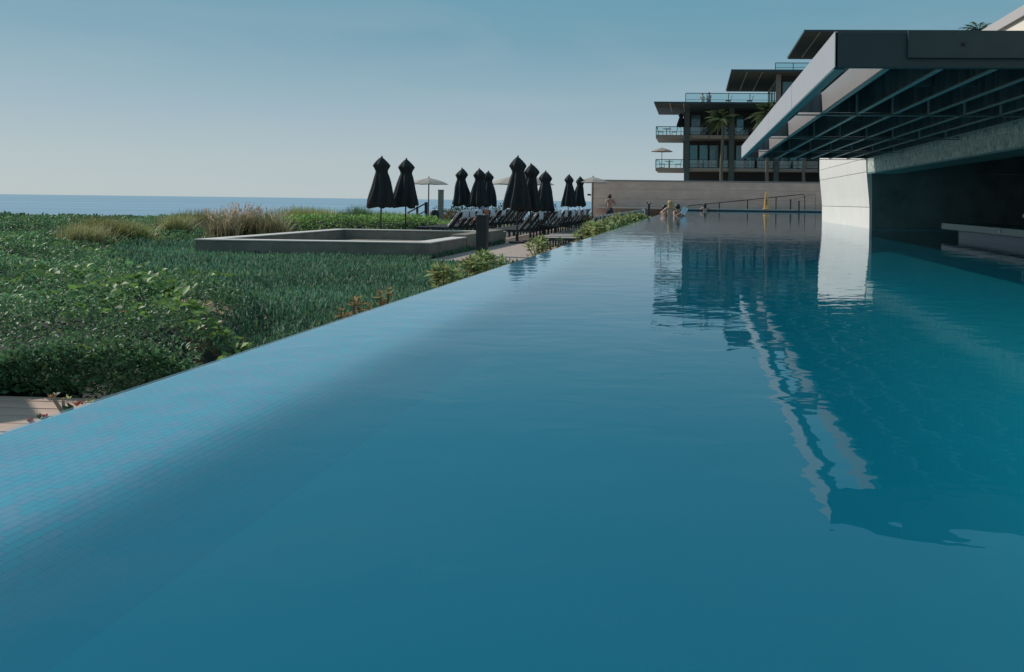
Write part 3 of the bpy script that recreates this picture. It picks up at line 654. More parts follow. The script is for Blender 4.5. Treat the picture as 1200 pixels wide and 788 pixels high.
row_txt = {'C': 'in the row along the pool edge', 'B': 'in the middle row', 'A': 'in the row behind the concrete planter'}
protoD = make_lounger(SLINGD, .56); protoT = make_lounger(SLINGD, .56, SLING)
firstD = [protoD]; firstT = [protoT]
def place_l(x, y, row, i, taupe):
    src = protoT if taupe else protoD; fl = firstT if taupe else firstD
    if fl: o = fl.pop()
    else: o = clone(src)
    o.location = (x, y, -.8); o.rotation_euler = (0, 0, R(rng.uniform(-1.5, 1.5)))
    tag(o, '%s lounger from the camera %s, back raised' % (ORD[i], row_txt[row]) if i else 'nearest lounger %s, back raised and taupe seat' % row_txt[row], 'sun lounger', LG)
    return o
XC, XB_, XAr = -4.2, -6.95, -9.75
Cy = [22.0 + .98 * i for i in range(21)]; By = [27.6 + .95 * i for i in range(17)]; Ay = [29.2 + 1.0 * i for i in range(13)]
for i, y in enumerate(Cy): place_l(XC, y, 'C', i, i < 3)
for i, y in enumerate(By): place_l(XB_ + .05 * math.sin(i), y, 'B', i, False)
for i, y in enumerate(Ay): place_l(XAr + .04 * math.sin(2 * i), y, 'A', i, False)
# towels draped on the backs
def towel(x, y, seed, m=TOWEL, full=False):
    rr = random.Random(seed); V = []; n1, n2 = 14, 7
    bx, bz = 1.15 + .46, .38 + .56
    for i in range(n1 + 1):
        q = i / n1
        for j in range(n2 + 1):
            ed_ = abs(j / n2 - .5) * 2; yy_ = -.02 + .70 * j / n2 + .02 * math.sin(i * .9 + seed)
            if q < .7:
                s_ = q / .7; s0 = .05 if full else .55; k_ = s0 + (1 - s0) * s_; px_, pz_ = 1.15 + .46 * k_ - .03, .38 + .56 * k_ + .02
            else:
                k_ = (q - .7) / .3; px_, pz_ = bx + .03 + .02 * math.sin(k_ * 3), bz + .035 - k_ * .28
            dr = max(0, ed_ - .86) * (.4 + .25 * math.sin(seed * 3 + i * .7)); V.append((px_ + .02 + dr * .55 + rr.uniform(-.008, .008), yy_, pz_ - dr * .5 + .02 * math.sin(j * 1.7 + seed + i * .4) * .6 + .012))
    fs = [(i * (n2 + 1) + j, i * (n2 + 1) + j + 1, (i + 1) * (n2 + 1) + j + 1, (i + 1) * (n2 + 1) + j) for i in range(n1) for j in range(n2)]
    o = MB().add(V, fs).build('towel', m, smooth=True); o.location = (x, y, -.8); sm = o.modifiers.new('s', 'SOLIDIFY'); sm.thickness = .02
    return o
BLUET = mat('towel_rust', (.40, .16, .10), .95)
for k, (row, i, full) in enumerate([('A', 0, True), ('A', 1, True), ('A', 2, True), ('B', 1, False), ('B', 5, True), ('B', 7, True), ('B', 9, False), ('B', 11, True), ('B', 13, False), ('C', 20, True), ('A', 4, False), ('A', 6, False)]):
    X_, Y_ = {'A': (XAr, Ay), 'B': (XB_, By), 'C': (XC, Cy)}[row]
    o = towel(X_, Y_[i], k, full=full); tag(o, 'white towel on the %s lounger %s' % (ORD[i], row_txt[row]), 'towel', 'white towels on the loungers')
o = towel(XAr + .0, Ay[3], 33, BLUET, True); tag(o, 'rust coloured towel on the back of the fourth lounger behind the planter', 'towel')

# side tables
def table(px, Y, py, w, lb, m=WOOD):
    a = at(px, py, Y); t = empty('side_table', (a.x, Y, -.8)); h = a.z + .8; tag(t, lb, 'table')
    MB().box(-w / 2, w / 2, -.22, .22, h - .04, h).build('table_top', m, t, bevel=.008)
    for x in (-1, 1):
        for y in (-1, 1): MB().bar((x * (w / 2 - .05), y * .17, 0), (x * (w / 2 - .06), y * .16, h - .042), .035).build('leg', m, t)
    MB().bar((-w / 2 + .06, 0, h * .35), (w / 2 - .06, 0, h * .35), .03).build('stretcher', m, t)
table(498, 34, 261.5, .66, 'small brown wooden table in front of the leafy bank, left of the draped loungers')
table(644, 30, 264, .68, 'dark low table between the two nearest lounger rows', mat('dark_table', (.06, .05, .045), .6))

# planter basin
pl = empty('concrete_planter', (-8.8, 23, -.86)); tag(pl, 'low rectangular concrete basin with raised walls in the green garden', 'planter')
PX0, PX1, PY0, PY1, PZ = -11.5, -6.02, 19.1, 26.9, -.43
hh_ = PZ + .86
def pbox(n, x0, x1, y0, y1, z1, m=CONC): return MB().box(x0 + 8.8, x1 + 8.8, y0 - 23, y1 - 23, 0, z1).build(n, m, pl, bevel=.012)
pbox('wall', PX0, PX1, PY0, PY0 + .38, hh_ - .03); pbox('wall', PX0, PX1, PY1 - .38, PY1, hh_ - .03)
pbox('wall', PX0, PX0 + .38, PY0 + .383, PY1 - .383, hh_ - .03); pbox('wall', PX1 - .38, PX1, PY0 + .383, 22.2, hh_ - .03); pbox('wall', PX1 - .40, PX1 + .02, 22.22, PY1 - .383, hh_ + .06)
COP = mat('pale_coping2', (.58, .54, .50), .75, noise=.08)
for x0, x1, y0, y1 in ((PX0 - .02, PX1 + .02, PY0 - .02, PY0 + .4), (PX0 - .02, PX1 + .02, PY1 - .4, PY1 + .02), (PX0 - .02, PX0 + .4, PY0 + .403, PY1 - .403), (PX1 - .4, PX1 + .02, PY0 + .403, 22.2)):
    MB().box(x0 + 8.8, x1 + 8.8, y0 - 23, y1 - 23, hh_ - .028, hh_).build('coping', COP, pl, bevel=.006)
MB().box(PX0 + 9.2, PX1 + 8.4, PY0 + .4 - 23, PY1 - .4 - 23, 0, .12).build('inner_floor', CONC, pl)
# dark post by the planter
a = at(565.5, 252, 20.3); t = empty('dark_bollard', (a.x, 20.3, -.86)); tag(t, 'square black post standing at the right end of the concrete basin', 'post')
MB().box(-.125, .125, -.125, .125, 0, a.z + .82).build('post', BLACKM, t, bevel=.008); MB().box(-.135, .135, -.135, .135, a.z + .823, a.z + .86).build('cap', mat('cap_dark', (.03, .035, .035), .5), t)
# pillar, handrail and pot near the beach steps
a = at(516.8, 223, 44); t = empty('stone_pillar', (a.x, 44, -.86)); tag(t, 'slim grey stone pillar beside the beach steps', 'pillar')
MB().box(-.12, .12, -.12, .12, 0, a.z + .84).build('shaft', mat('pillar_stone', (.28, .26, .23), .8, noise=.15), t, bevel=.01); MB().box(-.14, .14, -.14, .14, a.z + .843, a.z + .88).build('cap', CONC, t)
t = empty('stair_rail', (0, 46, -.86)); tag(t, 'dark metal stair railing leading down to the beach', 'railing')
p0, p1, p2 = at(479, 249, 46), at(500, 238, 46), at(489, 243, 46)
MB().tube([(p0.x, 0, p0.z + .86), (p1.x, 0, p1.z + .86)], .04, 8).tube([(p0.x, 0, p0.z + .45), (p1.x, 0, p1.z + .45)], .03, 8).build('rail', BLACKM, t)
for p in (p0, p1, p2): MB().box(p.x - .05 * (2 if p is p1 else 1), p.x + .05, -.05, .05, 0, p.z + .9).build('post', BLACKM, t)
a = at(509, 246, 43); t = empty('dark_pot', (a.x, 43, -.86)); tag(t, 'rounded dark pot on the ground left of the stone pillar', 'pot')
MB().lathe([(.15, 0), (.22, .1), (.25, a.z + .5), (.22, a.z + .78), (.17, a.z + .84)], 18).build('pot', BLACKM, t, smooth=True)
# post at the far end of the lounger row
a = at(760.5, 238, 43.6); t = empty('carved_post', (a.x, 43.6, -.8)); tag(t, 'dark post with forked top at the far end of the pool-edge loungers', 'post')
MB().tube([(0, 0, 0), (0, 0, a.z + .7)], .06, 8).build('shaft', BLACKM, t); MB().bar((0, 0, a.z + .68), (-.12, 0, a.z + .84), .05).bar((0, 0, a.z + .68), (.13, 0, a.z + .8), .05).build('fork', BLACKM, t)

# balcony furniture
def bal_chair(x, y, z, lb, s=1):
    t = empty('balcony_chair', (x, y, z)); tag(t, lb, 'chair', 'chairs on the hotel balconies')
    MB().box(-.25 * s, .25 * s, -.25, .25, .38, .44).build('seat', BLACKM, t); MB().bar((.22 * s, 0, .42), (.36 * s, 0, .9), .5, .04).build('backrest', BLACKM, t)
    for a_ in (-.22, .22):
        for b_ in (-.22, .22): MB().bar((a_ * s, b_, 0), (a_ * s, b_, .38), .04).build('leg', BLACKM, t)
def bal_table(x, y, z, lb):
    t = empty('balcony_table', (x, y, z)); tag(t, lb, 'table')
    MB().lathe([(.45, .68), (.45, .72)], 20).build('table_top', TAUPE, t); MB().tube([(0, 0, 0), (0, 0, .68)], .04, 8).build('leg', BLACKM, t); MB().lathe([(.25, 0), (.25, .03)], 16).build('base', BLACKM, t)
bal_table(XA(780, 84), 84.6, 7.12, 'round table on the upper overhanging balcony'); bal_chair(XA(773, 84), 84.6, 7.12, 'chair left of the table on the upper overhanging balcony', -1); bal_chair(XA(789, 84), 84.6, 7.12, 'chair right of the table on the upper overhanging balcony')
bal_table(XA(783, 84), 84.8, 3.92, 'round table under the parasol on the lower overhanging balcony'); bal_chair(XA(775, 84), 84.8, 3.92, 'chair left of the table on the lower overhanging balcony', -1); bal_chair(XA(794, 84), 84.8, 3.92, 'chair right of the table on the lower overhanging balcony')
for px, z, lb in ((822, 3.92, 'lower'), (836, 7.12, 'upper')): bal_chair(XA(px, 84.6), 84.9, z, 'chair behind the glass of the %s balcony left of the palm' % lb)
for px, lb in ((885, 'chair on the lower balcony between two columns under the canopy'), (930, 'chair on the lower balcony close to the white pier')): bal_chair(XA(px, 84.6), 84.9, 3.92, lb)
for px, lb in ((852, 'dark armchair on the roof terrace right of the two people'), (877, 'dark armchair on the roof terrace near the upper room')): bal_chair(XA(px, 81.5), 81.5, 9.87, lb)
open_umb('open_parasol', (XA(775, 84.2), 84.2, 3.92), 1.12, ZA(775, 173.5, 84.2) - 3.92, 'open taupe parasol on the lower overhanging balcony of the hotel', .4)
o = clone(protos[0]); o.location = (XA(797, 84.4), 84.4, 7.12); o.scale = (.9, .9, .82); tag(o, 'closed black parasol on the upper overhanging hotel balcony', 'parasol', 'closed black parasols on the terrace')

# ---------------------------------------------------------------- people
def person(name, loc, rz, J, E, Rd, label, skin, hair=None, extra=None):
    """J joints {name:(x,y,z)}, E edges, Rd radii"""
    t = empty(name, loc, rz); tag(t, label, 'person')
    J = dict(J); E = list(E); Rd = dict(Rd)
    for side in ('l', 'r'):                        # hands: palm and five fingers
        w_, h_ = 'wrist_' + side, 'elbow_' + side
        if w_ not in J: continue
        d = (Vector(J[w_]) - Vector(J[h_])).normalized(); sdv = d.cross(Vector((.2, 1, .1))).normalized()
        pm = 'palm_' + side; J[pm] = tuple(Vector(J[w_]) + d * .07); Rd[pm] = .026; E.append((w_, pm))
        for q, (off, ln) in enumerate(((-.03, .055), (-.012, .075), (.008, .08), (.026, .07), (.045, .05))):
            k = 'f%d_%s' % (q, side); J[k] = tuple(Vector(J[pm]) + d * ln + sdv * off * 1.2 - Vector((0, 0, .01))); Rd[k] = .0085; E.append((pm, k))
    names = list(J); idx = {n: i for i, n in enumerate(names)}
    me = bpy.data.meshes.new('body'); me.from_pydata([J[n] for n in names], [(idx[a], idx[b]) for a, b in E], []); me.update(); me.materials.append(skin)
    o = bpy.data.objects.new('body', me); C.objects.link(o); o.parent = t
    o.modifiers.new('sk', 'SKIN')
    for n in names:
        sv = me.skin_vertices[0].data[idx[n]]; r_ = Rd.get(n, .05); sv.radius = (r_, r_) if not isinstance(r_, tuple) else r_; sv.use_root = (n == 'pelvis')
    su = o.modifiers.new('ss', 'SUBSURF'); su.levels = 2; su.render_levels = 2
    me.polygons.foreach_set('use_smooth', [True] * len(me.polygons)); o.modifiers['sk'].use_smooth_shade = True
    hd = Vector(J['head'])
    if hair:
        hm, hl = hair
        mb = MB(); pr_ = [(.03, .125), (.07, .115), (.098, .08), (.112, .03), (.112, -.02), (.10, -.07)] + ([(.115, -.14), (.12, -.22), (.07, -.27)] if hl else [])
        mb.lathe([(r_, z) for r_, z in pr_], 14, hd.x, hd.y, mod=lambda a, z, i: 1 + .06 * math.sin(3 * a + z * 30))
        mb.v = [(x, y, z + hd.z) for x, y, z in mb.v]; f_ = mb.build('hair', hm, t, smooth=True)
        f_.location = (0, (.025 if True else 0), 0)
    for nm, mm, cx_, cy_, pr_ in (extra or []):
        mb = MB().lathe(pr_, 16, cx_, cy_); mb.build(nm, mm, t, smooth=True)
    return t
base_R = {'pelvis': .13, 'waist': .12, 'chest': .145, 'neckb': .075, 'neck': .052, 'head': .088, 'crown': .07, 'sh_l': .06, 'sh_r': .06, 'elbow_l': .042, 'elbow_r': .042, 'wrist_l': .028, 'wrist_r': .028,
          'hip_l': .09, 'hip_r': .09, 'knee_l': .06, 'knee_r': .06, 'ankle_l': .04, 'ankle_r': .04, 'toe_l': .035, 'toe_r': .035, 'face': .05, 'nose': .016}
base_E = [('pelvis', 'waist'), ('waist', 'chest'), ('chest', 'neckb'), ('neckb', 'neck'), ('neck', 'head'), ('head', 'crown'), ('neckb', 'sh_l'), ('neckb', 'sh_r'), ('sh_l', 'elbow_l'), ('elbow_l', 'wrist_l'), ('sh_r', 'elbow_r'), ('elbow_r', 'wrist_r')]
leg_E = [('pelvis', 'hip_l'), ('hip_l', 'knee_l'), ('knee_l', 'ankle_l'), ('ankle_l', 'toe_l'), ('pelvis', 'hip_r'), ('hip_r', 'knee_r'), ('knee_r', 'ankle_r'), ('ankle_r', 'toe_r'), ('head', 'nose')]
# local frame: faces -y
def stand(hgt=1.74, arms='down'):
    k = hgt / 1.74
    J = {'pelvis': (0, 0, .93), 'waist': (0, 0, 1.08), 'chest': (0, .0, 1.28), 'neckb': (0, .01, 1.44), 'neck': (0, 0, 1.51), 'head': (0, -.01, 1.61), 'crown': (0, 0, 1.68), 'nose': (0, -.1, 1.60),
         'hip_l': (.1, 0, .86), 'knee_l': (.11, -.02, .48), 'ankle_l': (.12, .02, .08), 'toe_l': (.13, -.15, .03), 'hip_r': (-.1, 0, .86), 'knee_r': (-.11, -.03, .48), 'ankle_r': (-.12, .02, .08), 'toe_r': (-.13, -.15, .03),
         'sh_l': (.19, .01, 1.41), 'sh_r': (-.19, .01, 1.41)}
    if arms == 'down': J.update({'elbow_l': (.26, .02, 1.14), 'wrist_l': (.25, -.08, .9), 'elbow_r': (-.26, .02, 1.14), 'wrist_r': (-.25, -.08, .9)})
    if arms == 'man': J.update({'elbow_l': (.36, -.02, 1.2), 'wrist_l': (.17, -.16, 1.38), 'elbow_r': (-.27, .02, 1.14), 'wrist_r': (-.2, -.12, 1.0)})
    if arms == 'rail': J.update({'elbow_l': (.25, -.08, 1.15), 'wrist_l': (.18, -.3, 1.05), 'elbow_r': (-.25, -.08, 1.15), 'wrist_r': (-.18, -.3, 1.05)})
    return {n: tuple(c * k for c in p) for n, p in J.items()}
short = lambda m, nm='shorts', z0=.66, z1=1.0: [(nm, m, 0, 0, [(.19, z0), (.205, z0 + .1), (.18, z1 - .06), (.155, z1)])]
a = at(714.5, 240, 45); person('person', (a.x, 45, -.8), R(40), stand(1.74, 'man'), base_E + leg_E, base_R, 'shirtless man in dark swim shorts standing behind the pool-edge loungers', SKIN2, (mat('hair_brown', (.06, .04, .03), .7), False), short(mat('navy_shorts', (.02, .025, .04), .8)))
CHK = mat('blue_check', (.10, .20, .42), .85, noise=.6, nscale=22, col2=(.45, .55, .75))
a = at(564, 240, 38.4); person('person', (a.x, 38.4, -.8), R(190), stand(1.7, 'down'), base_E + leg_E, base_R, 'person in blue checked beachwear standing behind a closed parasol', SKIN, (HAIRD, False), short(CHK, 'beach_wrap', .5, 1.06) + [('shirt', mat('white_shirt', (.5, .55, .62), .9), 0, 0, [(.17, 1.0), (.18, 1.2), (.2, 1.38), (.1, 1.46)])])
a = at(823, 118, 86); person('person', (a.x, 86, 9.87), R(20), stand(1.68, 'rail'), base_E + leg_E, base_R, 'person in pale clothes at the hotel roof terrace railing', SKIN, (HAIRB, False), [('dress', mat('pale_cloth', (.7, .68, .66), .9), 0, 0, [(.26, .4), (.22, .9), (.16, 1.08), (.2, 1.36), (.1, 1.45)])])
a = at(831, 118, 86); person('person', (a.x, 86.2, 9.87), R(-30), stand(1.82, 'rail'), base_E + leg_E, base_R, 'taller person in dark clothes at the hotel roof terrace railing', SKIN2, (HAIRD, False), [('shirt', mat('slate_cloth', (.18, .22, .28), .9), 0, 0, [(.18, .95), (.17, 1.15), (.21, 1.42), (.1, 1.52)]), ('trousers', mat('dark_cloth', (.03, .035, .045), .9), 0, 0, [(.16, .1), (.2, .9), (.18, 1.02)])])
def bather(arms):     # z=0 is the water surface; standing on the pool floor
    J = {'pelvis': (0, 0, -.22), 'waist': (0, 0, -.06), 'chest': (0, 0, .12), 'neckb': (0, .01, .27), 'neck': (0, 0, .34), 'head': (0, -.02, .44), 'crown': (0, -.01, .51), 'nose': (0, -.11, .43),
         'sh_l': (.175, .01, .23), 'sh_r': (-.175, .01, .23), 'hip_l': (.1, 0, -.3), 'knee_l': (.11, -.05, -.72), 'ankle_l': (.12, .02, -1.18), 'toe_l': (.13, -.13, -1.25), 'hip_r': (-.1, 0, -.3), 'knee_r': (-.11, -.05, -.72), 'ankle_r': (-.12, .02, -1.18), 'toe_r': (-.13, -.13, -1.25)}
    if arms == 'hair': J.update({'elbow_l': (.3, -.1, .1), 'wrist_l': (.15, -.28, .12), 'elbow_r': (-.28, -.1, .2), 'wrist_r': (-.12, -.2, .38)})
    if arms == 'book': J.update({'elbow_l': (.24, -.12, .05), 'wrist_l': (.14, -.32, .2), 'elbow_r': (-.24, -.12, .05), 'wrist_r': (-.05, -.32, .2)})
    if arms == 'lean': J.update({'elbow_l': (.3, -.1, .16), 'wrist_l': (.1, -.26, .17), 'elbow_r': (-.42, -.05, .16), 'wrist_r': (-.66, -.1, .17)})
    return J
Rw = dict(base_R); Rw['chest'] = .125; Rw['waist'] = .1
a = at(785.5, 250, 34); person('person', (a.x, 34, .06), R(200), bather('hair'), base_E + leg_E, Rw, 'blond woman standing in the pool with her back to the camera', SKIN, (HAIRB, True))
a = at(794, 250, 35); pp = person('person', (a.x, 35, -.08), R(40), bather('book'), base_E + leg_E, base_R, 'dark haired person in the pool reading behind the blond woman', SKIN2, (HAIRD, False))
a = at(800, 241, 34.6); t = empty('open_book', (a.x, 34.6, .06), R(20)); t.rotation_euler = (R(15), R(28), 0); tag(t, 'white open book held up by the dark haired person in the pool', 'book')
MB().box(-.13, -.004, 0, .02, 0, .34).box(.004, .10, .002, .022, 0, .34).build('pages', mat('paper', (.8, .8, .8), .8), t); MB().box(-.14, .11, .024, .032, -.01, .35).build('cover', BLACKM, t)
a = at(779, 243, 36); person('person', (a.x, 36, -.12), R(150), bather('book'), base_E + leg_E, base_R, 'dark haired person low in the pool left of the blond woman', SKIN2, (HAIRD, False))
a = at(826, 246, 57.2); person('person', (a.x, 57.4, -.05), R(190), bather('lean'), base_E + leg_E, base_R, 'dark haired swimmer leaning with arms on the far pool coping', SKIN, (HAIRD, True))

# ================================================================= VEGETATION
def fbm(x, y, s, seed=0):
    r = np.zeros_like(x); rs = np.random.default_rng(seed)
    for o_ in range(5):
        for k in range(4):
            a = rs.uniform(0, 2 * np.pi); ph = rs.uniform(0, 6.28); fq = s * 1.9 ** o_
            r += np.sin((x * np.cos(a) + y * np.sin(a)) * fq + ph) * .6 ** o_ / 4
    return r
def ss(a, b, x):
    t = np.clip((x - a) / (b - a), 0, 1); return t * t * (3 - 2 * t)
def top(x, y):
    rat = -x / np.maximum(y, 1)
    left = ss(.50, .62, rat + .05 * fbm(x, y, .8, 3) - .15 * ss(8, 14, y) * (1 - ss(22, 27, y)))
    base = -.56 - .21 * ss(7, 15, y)                       # fine-leaved bed in front of the basin
    lft = -.38 + .22 * fbm(x, y, .75, 1) + .09 * fbm(x, y, 2.3, 2) - .12 * ss(8, 20, y) + .06 * ss(26, 44, y) + (.05 * fbm(x, y, 6, 12) + .04) * (1 - ss(6, 14, y))
    z = base * (1 - left) + lft * left + .045 * fbm(x, y, 1.6, 5)
    z = z + .16 * ss(27, 34, y) * (1 - left)
    bank = ss(27.2, 28.6, y) * (1 - ss(33, 36, y)) * ss(9.9, 10.4, -x) * (1 - ss(14.0, 15, -x))
    z = np.where(bank > 0, z * (1 - bank) + (-.12 + .05 * fbm(x, y, 2, 7)) * bank, z)
    return z, left
def allowed(x, y):
    ok = (x < -2.02 - .22 * fbm(x, y, 2.2, 9) - 1.0 * np.exp(-((y - 5.5) / 1.0) ** 2) * (1 + .3 * fbm(x, y, 3.1, 10))) & (y > 4.31)
    ok &= ~((x > -11.52) & (x < -6.0) & (y > 19.08) & (y < 26.95))
    ok &= ~((x > -9.95) & (y > 27.0)); ok &= ~((x > -5.9) & (y > 17.6))
    sand = (fbm(x, y, 1.4, 21) > .75) & (x > -3.4) & (y < 9)
    ok &= (x * x + y * y) < 49 ** 2
    return ok & ~sand & (-x < 1.05 * y + 3.0)
# under-canopy surface, so that no soil shows between leaves
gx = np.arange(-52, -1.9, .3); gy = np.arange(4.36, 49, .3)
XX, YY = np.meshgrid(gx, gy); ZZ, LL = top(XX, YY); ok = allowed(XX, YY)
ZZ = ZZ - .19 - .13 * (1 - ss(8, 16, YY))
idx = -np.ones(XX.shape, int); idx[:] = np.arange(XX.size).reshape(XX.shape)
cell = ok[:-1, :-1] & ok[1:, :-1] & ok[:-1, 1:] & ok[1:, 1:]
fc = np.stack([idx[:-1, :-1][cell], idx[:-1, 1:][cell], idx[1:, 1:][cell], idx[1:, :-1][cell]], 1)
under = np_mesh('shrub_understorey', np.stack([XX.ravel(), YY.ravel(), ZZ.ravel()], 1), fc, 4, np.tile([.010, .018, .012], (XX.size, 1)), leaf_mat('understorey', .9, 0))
tag(under, 'dark green sheet under the low green planting', 'ground cover', kind='stuff')

def scatter(n, dmin, dmax, p=.8):
    u = nr.random(n); d = (dmin ** p + u * (dmax ** p - dmin ** p)) ** (1 / p)
    th = nr.uniform(-.86, -.035, n)              # angle from +Y (negative = left)
    return d * np.sin(th), d * np.cos(th), d
def bed(name, n, dmin, dmax, sel, size, aspect, upright, colfn, label, dep=.16, m=M_LEAF):
    x, y, d = scatter(n, dmin, dmax); z, left = top(x, y); k = allowed(x, y) & sel(x, y, left, d)
    x, y, z, d = x[k], y[k], z[k], d[k]; n = len(x)
    z = z - dep * nr.random(n) ** 1.5
    az = nr.uniform(0, 2 * np.pi, n); el = np.clip(nr.normal(upright, .45, n), -.2, 1.5)
    D = np.stack([np.cos(az) * np.cos(el), np.sin(az) * np.cos(el), np.sin(el)], 1)
    Nn = np.stack([nr.normal(0, .35, n), nr.normal(0, .35, n), np.ones(n)], 1)
    Nn = np.where(np.abs(D[:, 2:3]) > .8, nr.normal(0, 1, (n, 3)), Nn)
    s = size(d) * nr.uniform(.65, 1.3, n)
    V, Fc, cc = leaves(np.stack([x, y, z], 1), D, Nn, s, s * aspect, colfn(x, y, n))
    o = np_mesh(name, V, Fc, 3, cc, m); tag(o, label, 'ground cover', kind='stuff'); return o
def col_a(x, y, n):
    g = nr.uniform(.55, 1.35, n)[:, None] * (1 + .5 * fbm(x, y, 1.3, 31))[:, None] * .95
    c = np.array([[.125, .26, .12]]) * g
    yel = (nr.random(n) < .05 + .22 * (fbm(x, y, 1.1, 33) > .45))[:, None]
    bk = ((y > 27) & (-x < 15.5))[:, None]; c = np.where(bk, c * [[1.9, 1.7, 1.0]], c)
    return np.clip(np.where(yel, np.array([[.24, .33, .10]]) * g, c), 0.004, .5)
def col_b(x, y, n):
    g = nr.uniform(.5, 1.4, n)[:, None]; c = np.array([[.09, .205, .12]]) * g * (1 + .3 * fbm(x, y, 1.1, 37))[:, None]
    c = np.where((nr.random(n) < .16)[:, None], np.array([[.22, .32, .24]]), c)
    return np.where((nr.random(n) < .03)[:, None], np.array([[.16, .2, .07]]), c)
bed('broad_leaf_groundcover', 360000, 4.3, 50, lambda x, y, l, d: (l > .5) | (y > 27), lambda d: .030 * (d / 5) ** .68, .5, .55, col_a, 'glossy broad-leaved green ground cover filling the left of the garden')
bed('fine_leaf_groundcover', 400000, 4.2, 27, lambda x, y, l, d: (l <= .5) & (y <= 27), lambda d: .046 * (d / 5) ** .6, .25, 1.15, col_b, 'fine upright dark green leaves in front of the concrete basin', dep=.14)
n = 16000; x = nr.uniform(-8, -2.4, n); yj = 4.29 + nr.random(n) * .12; zt_, _l = top(x, yj + .1); z = -.5 + (zt_ + .5) * nr.random(n) ** .8
az = nr.uniform(0, 6.28, n); el = nr.normal(.4, .5, n); D = np.stack([np.cos(az) * np.cos(el), -np.abs(np.sin(az)) * np.cos(el), np.sin(el)], 1); s_ = .036 * nr.uniform(.6, 1.3, n)
V, Fc, cc = leaves(np.stack([x, yj, z], 1), D, nr.normal(0, 1, (n, 3)), s_, s_ * .5, col_a(x, yj, n)); o = np_mesh('groundcover_front', V, Fc, 3, cc, M_LEAF); tag(o, 'shaded leafy front of the planting along the boardwalk', 'ground cover', kind='stuff')
tag(MB().box(-14, -3.3, 4.42, 4.46, -.6, -.46).build('planting_shade', mat('planting_shade_dark', (.012, .016, .012), .95)), 'dark strip standing for shade at the foot of the planting along the boardwalk', 'ground cover', kind='stuff')  # dark strip put in for the shade below the leaves
# front face of the planting along the boardwalk and bright big-leaf patches
def patch(name, cx, cy, r, n, size, col, label, lift=.05, aspect=.85, group=None, cat='plant'):
    q = np.sqrt(nr.random(n)) * r; a = nr.uniform(0, 2 * np.pi, n); x = cx + q * np.cos(a) * 1.3; y = cy + q * np.sin(a); z, l = top(x, y)
    k = (y > 4.3) & (x < -1.95); x, y, z, q = x[k], y[k], z[k], q[k]; n = len(x)
    z = z + 2.2 * lift * (1 - (q / r) ** 2) * nr.uniform(.3, 1.2, n) - .03
    az = nr.uniform(0, 2 * np.pi, n); el = nr.normal(.35, .35, n)
    D = np.stack([np.cos(az) * np.cos(el), np.sin(az) * np.cos(el), np.sin(el)], 1); Nn = np.stack([nr.normal(0, .3, n), nr.normal(0, .3, n), np.ones(n)], 1)
    s = size * nr.uniform(.6, 1.25, n)
    V, Fc, cc = leaves(np.stack([x, y, z], 1), D, Nn, s, s * aspect, np.array([col]) * nr.uniform(.6, 1.3, (n, 1)))
    P0 = np.array([cx, cy, float(top(np.array([cx]), np.array([cy]))[0][0]) - .35])
    o = np_mesh('foliage', V - P0, Fc, 3, cc, M_LEAF); t = empty(name, tuple(P0)); o.parent = t; tag(t, label, cat, group)
    mb = MB()
    for k_ in range(7):
        aa = k_ * .9; mb.tube([(0, 0, 0), (.12 * r * math.cos(aa), .12 * r * math.sin(aa), .2), (.5 * r * math.cos(aa), .5 * r * math.sin(aa), .34)], .006, 5)
    mb.build('stems', mat('stem_brown', (.14, .10, .06), .9), t); return t
def gp(px, py, z=-.4):     # ground point under a pixel at height z
    u = (px - PX) + (py - PY) * PH; v = (py - PY) - (px - PX) * PH; d = (CZ - z) * F / v; t = u / F
    return d * (-math.sin(TH) + t * math.cos(TH)), d * (math.cos(TH) + t * math.sin(TH))
GB = (.16, .29, .075)
for px, py, r, n, lb in ((232, 405, .35, 60, 'bright broad-leaved creeper near the pool edge, right of the sandy gap'), (150, 388, .42, 70, 'bright broad-leaved creeper left of the orange blooms'), (175, 375, .3, 40, 'small bright creeper behind the orange blooms'), (262, 395, .3, 45, 'bright creeper over the sand at the pool edge'),
                         (122, 318, .8, 60, 'patch of light green leaves in the middle of the left planting'), (225, 300, 1.0, 110, 'light green leafy patch left of the concrete basin'), (60, 330, .5, 36, 'small light green patch far left in the planting'), (25, 290, 1.4, 110, 'yellow-green leafy patch at the left border')):
    x, y = gp(px, py, -.4); patch('broad_leaf_creeper', x, y, r, int(n * 1.8), .066 * (y / 5) ** .45, GB, lb, group='bright creepers in the planting')
# orange blooms
OR = mat('orange_petal', (.55, .25, .05), .6)
for px, py, lb in ((144, 394, 'larger orange bloom among the creeper leaves'), (120, 414, 'small orange bloom left of the larger one'), (200, 420, 'small orange bloom near the pool edge')):
    x, y = gp(px, py, -.3); z = float(top(np.array([x]), np.array([y]))[0][0]) - .005
    t = empty('orange_flower', (x, y, z)); tag(t, lb, 'flower')
    V = []; fs = []
    for k in range(6):
        a = k * math.pi / 3; b0 = len(V); V += [(0, 0, 0), (.016 * math.cos(a - .5), .016 * math.sin(a - .5), .006), (.022 * math.cos(a), .022 * math.sin(a), .012), (.016 * math.cos(a + .5), .016 * math.sin(a + .5), .006)]; fs += [(b0, b0 + 1, b0 + 2, b0 + 3)]
    MB().add(V, fs).build('petals', OR, t); MB().tube([(0, 0, -.05), (0, 0, 0)], .002, 5).build('stem', mat('stem_green', (.05, .1, .03), .8), t)

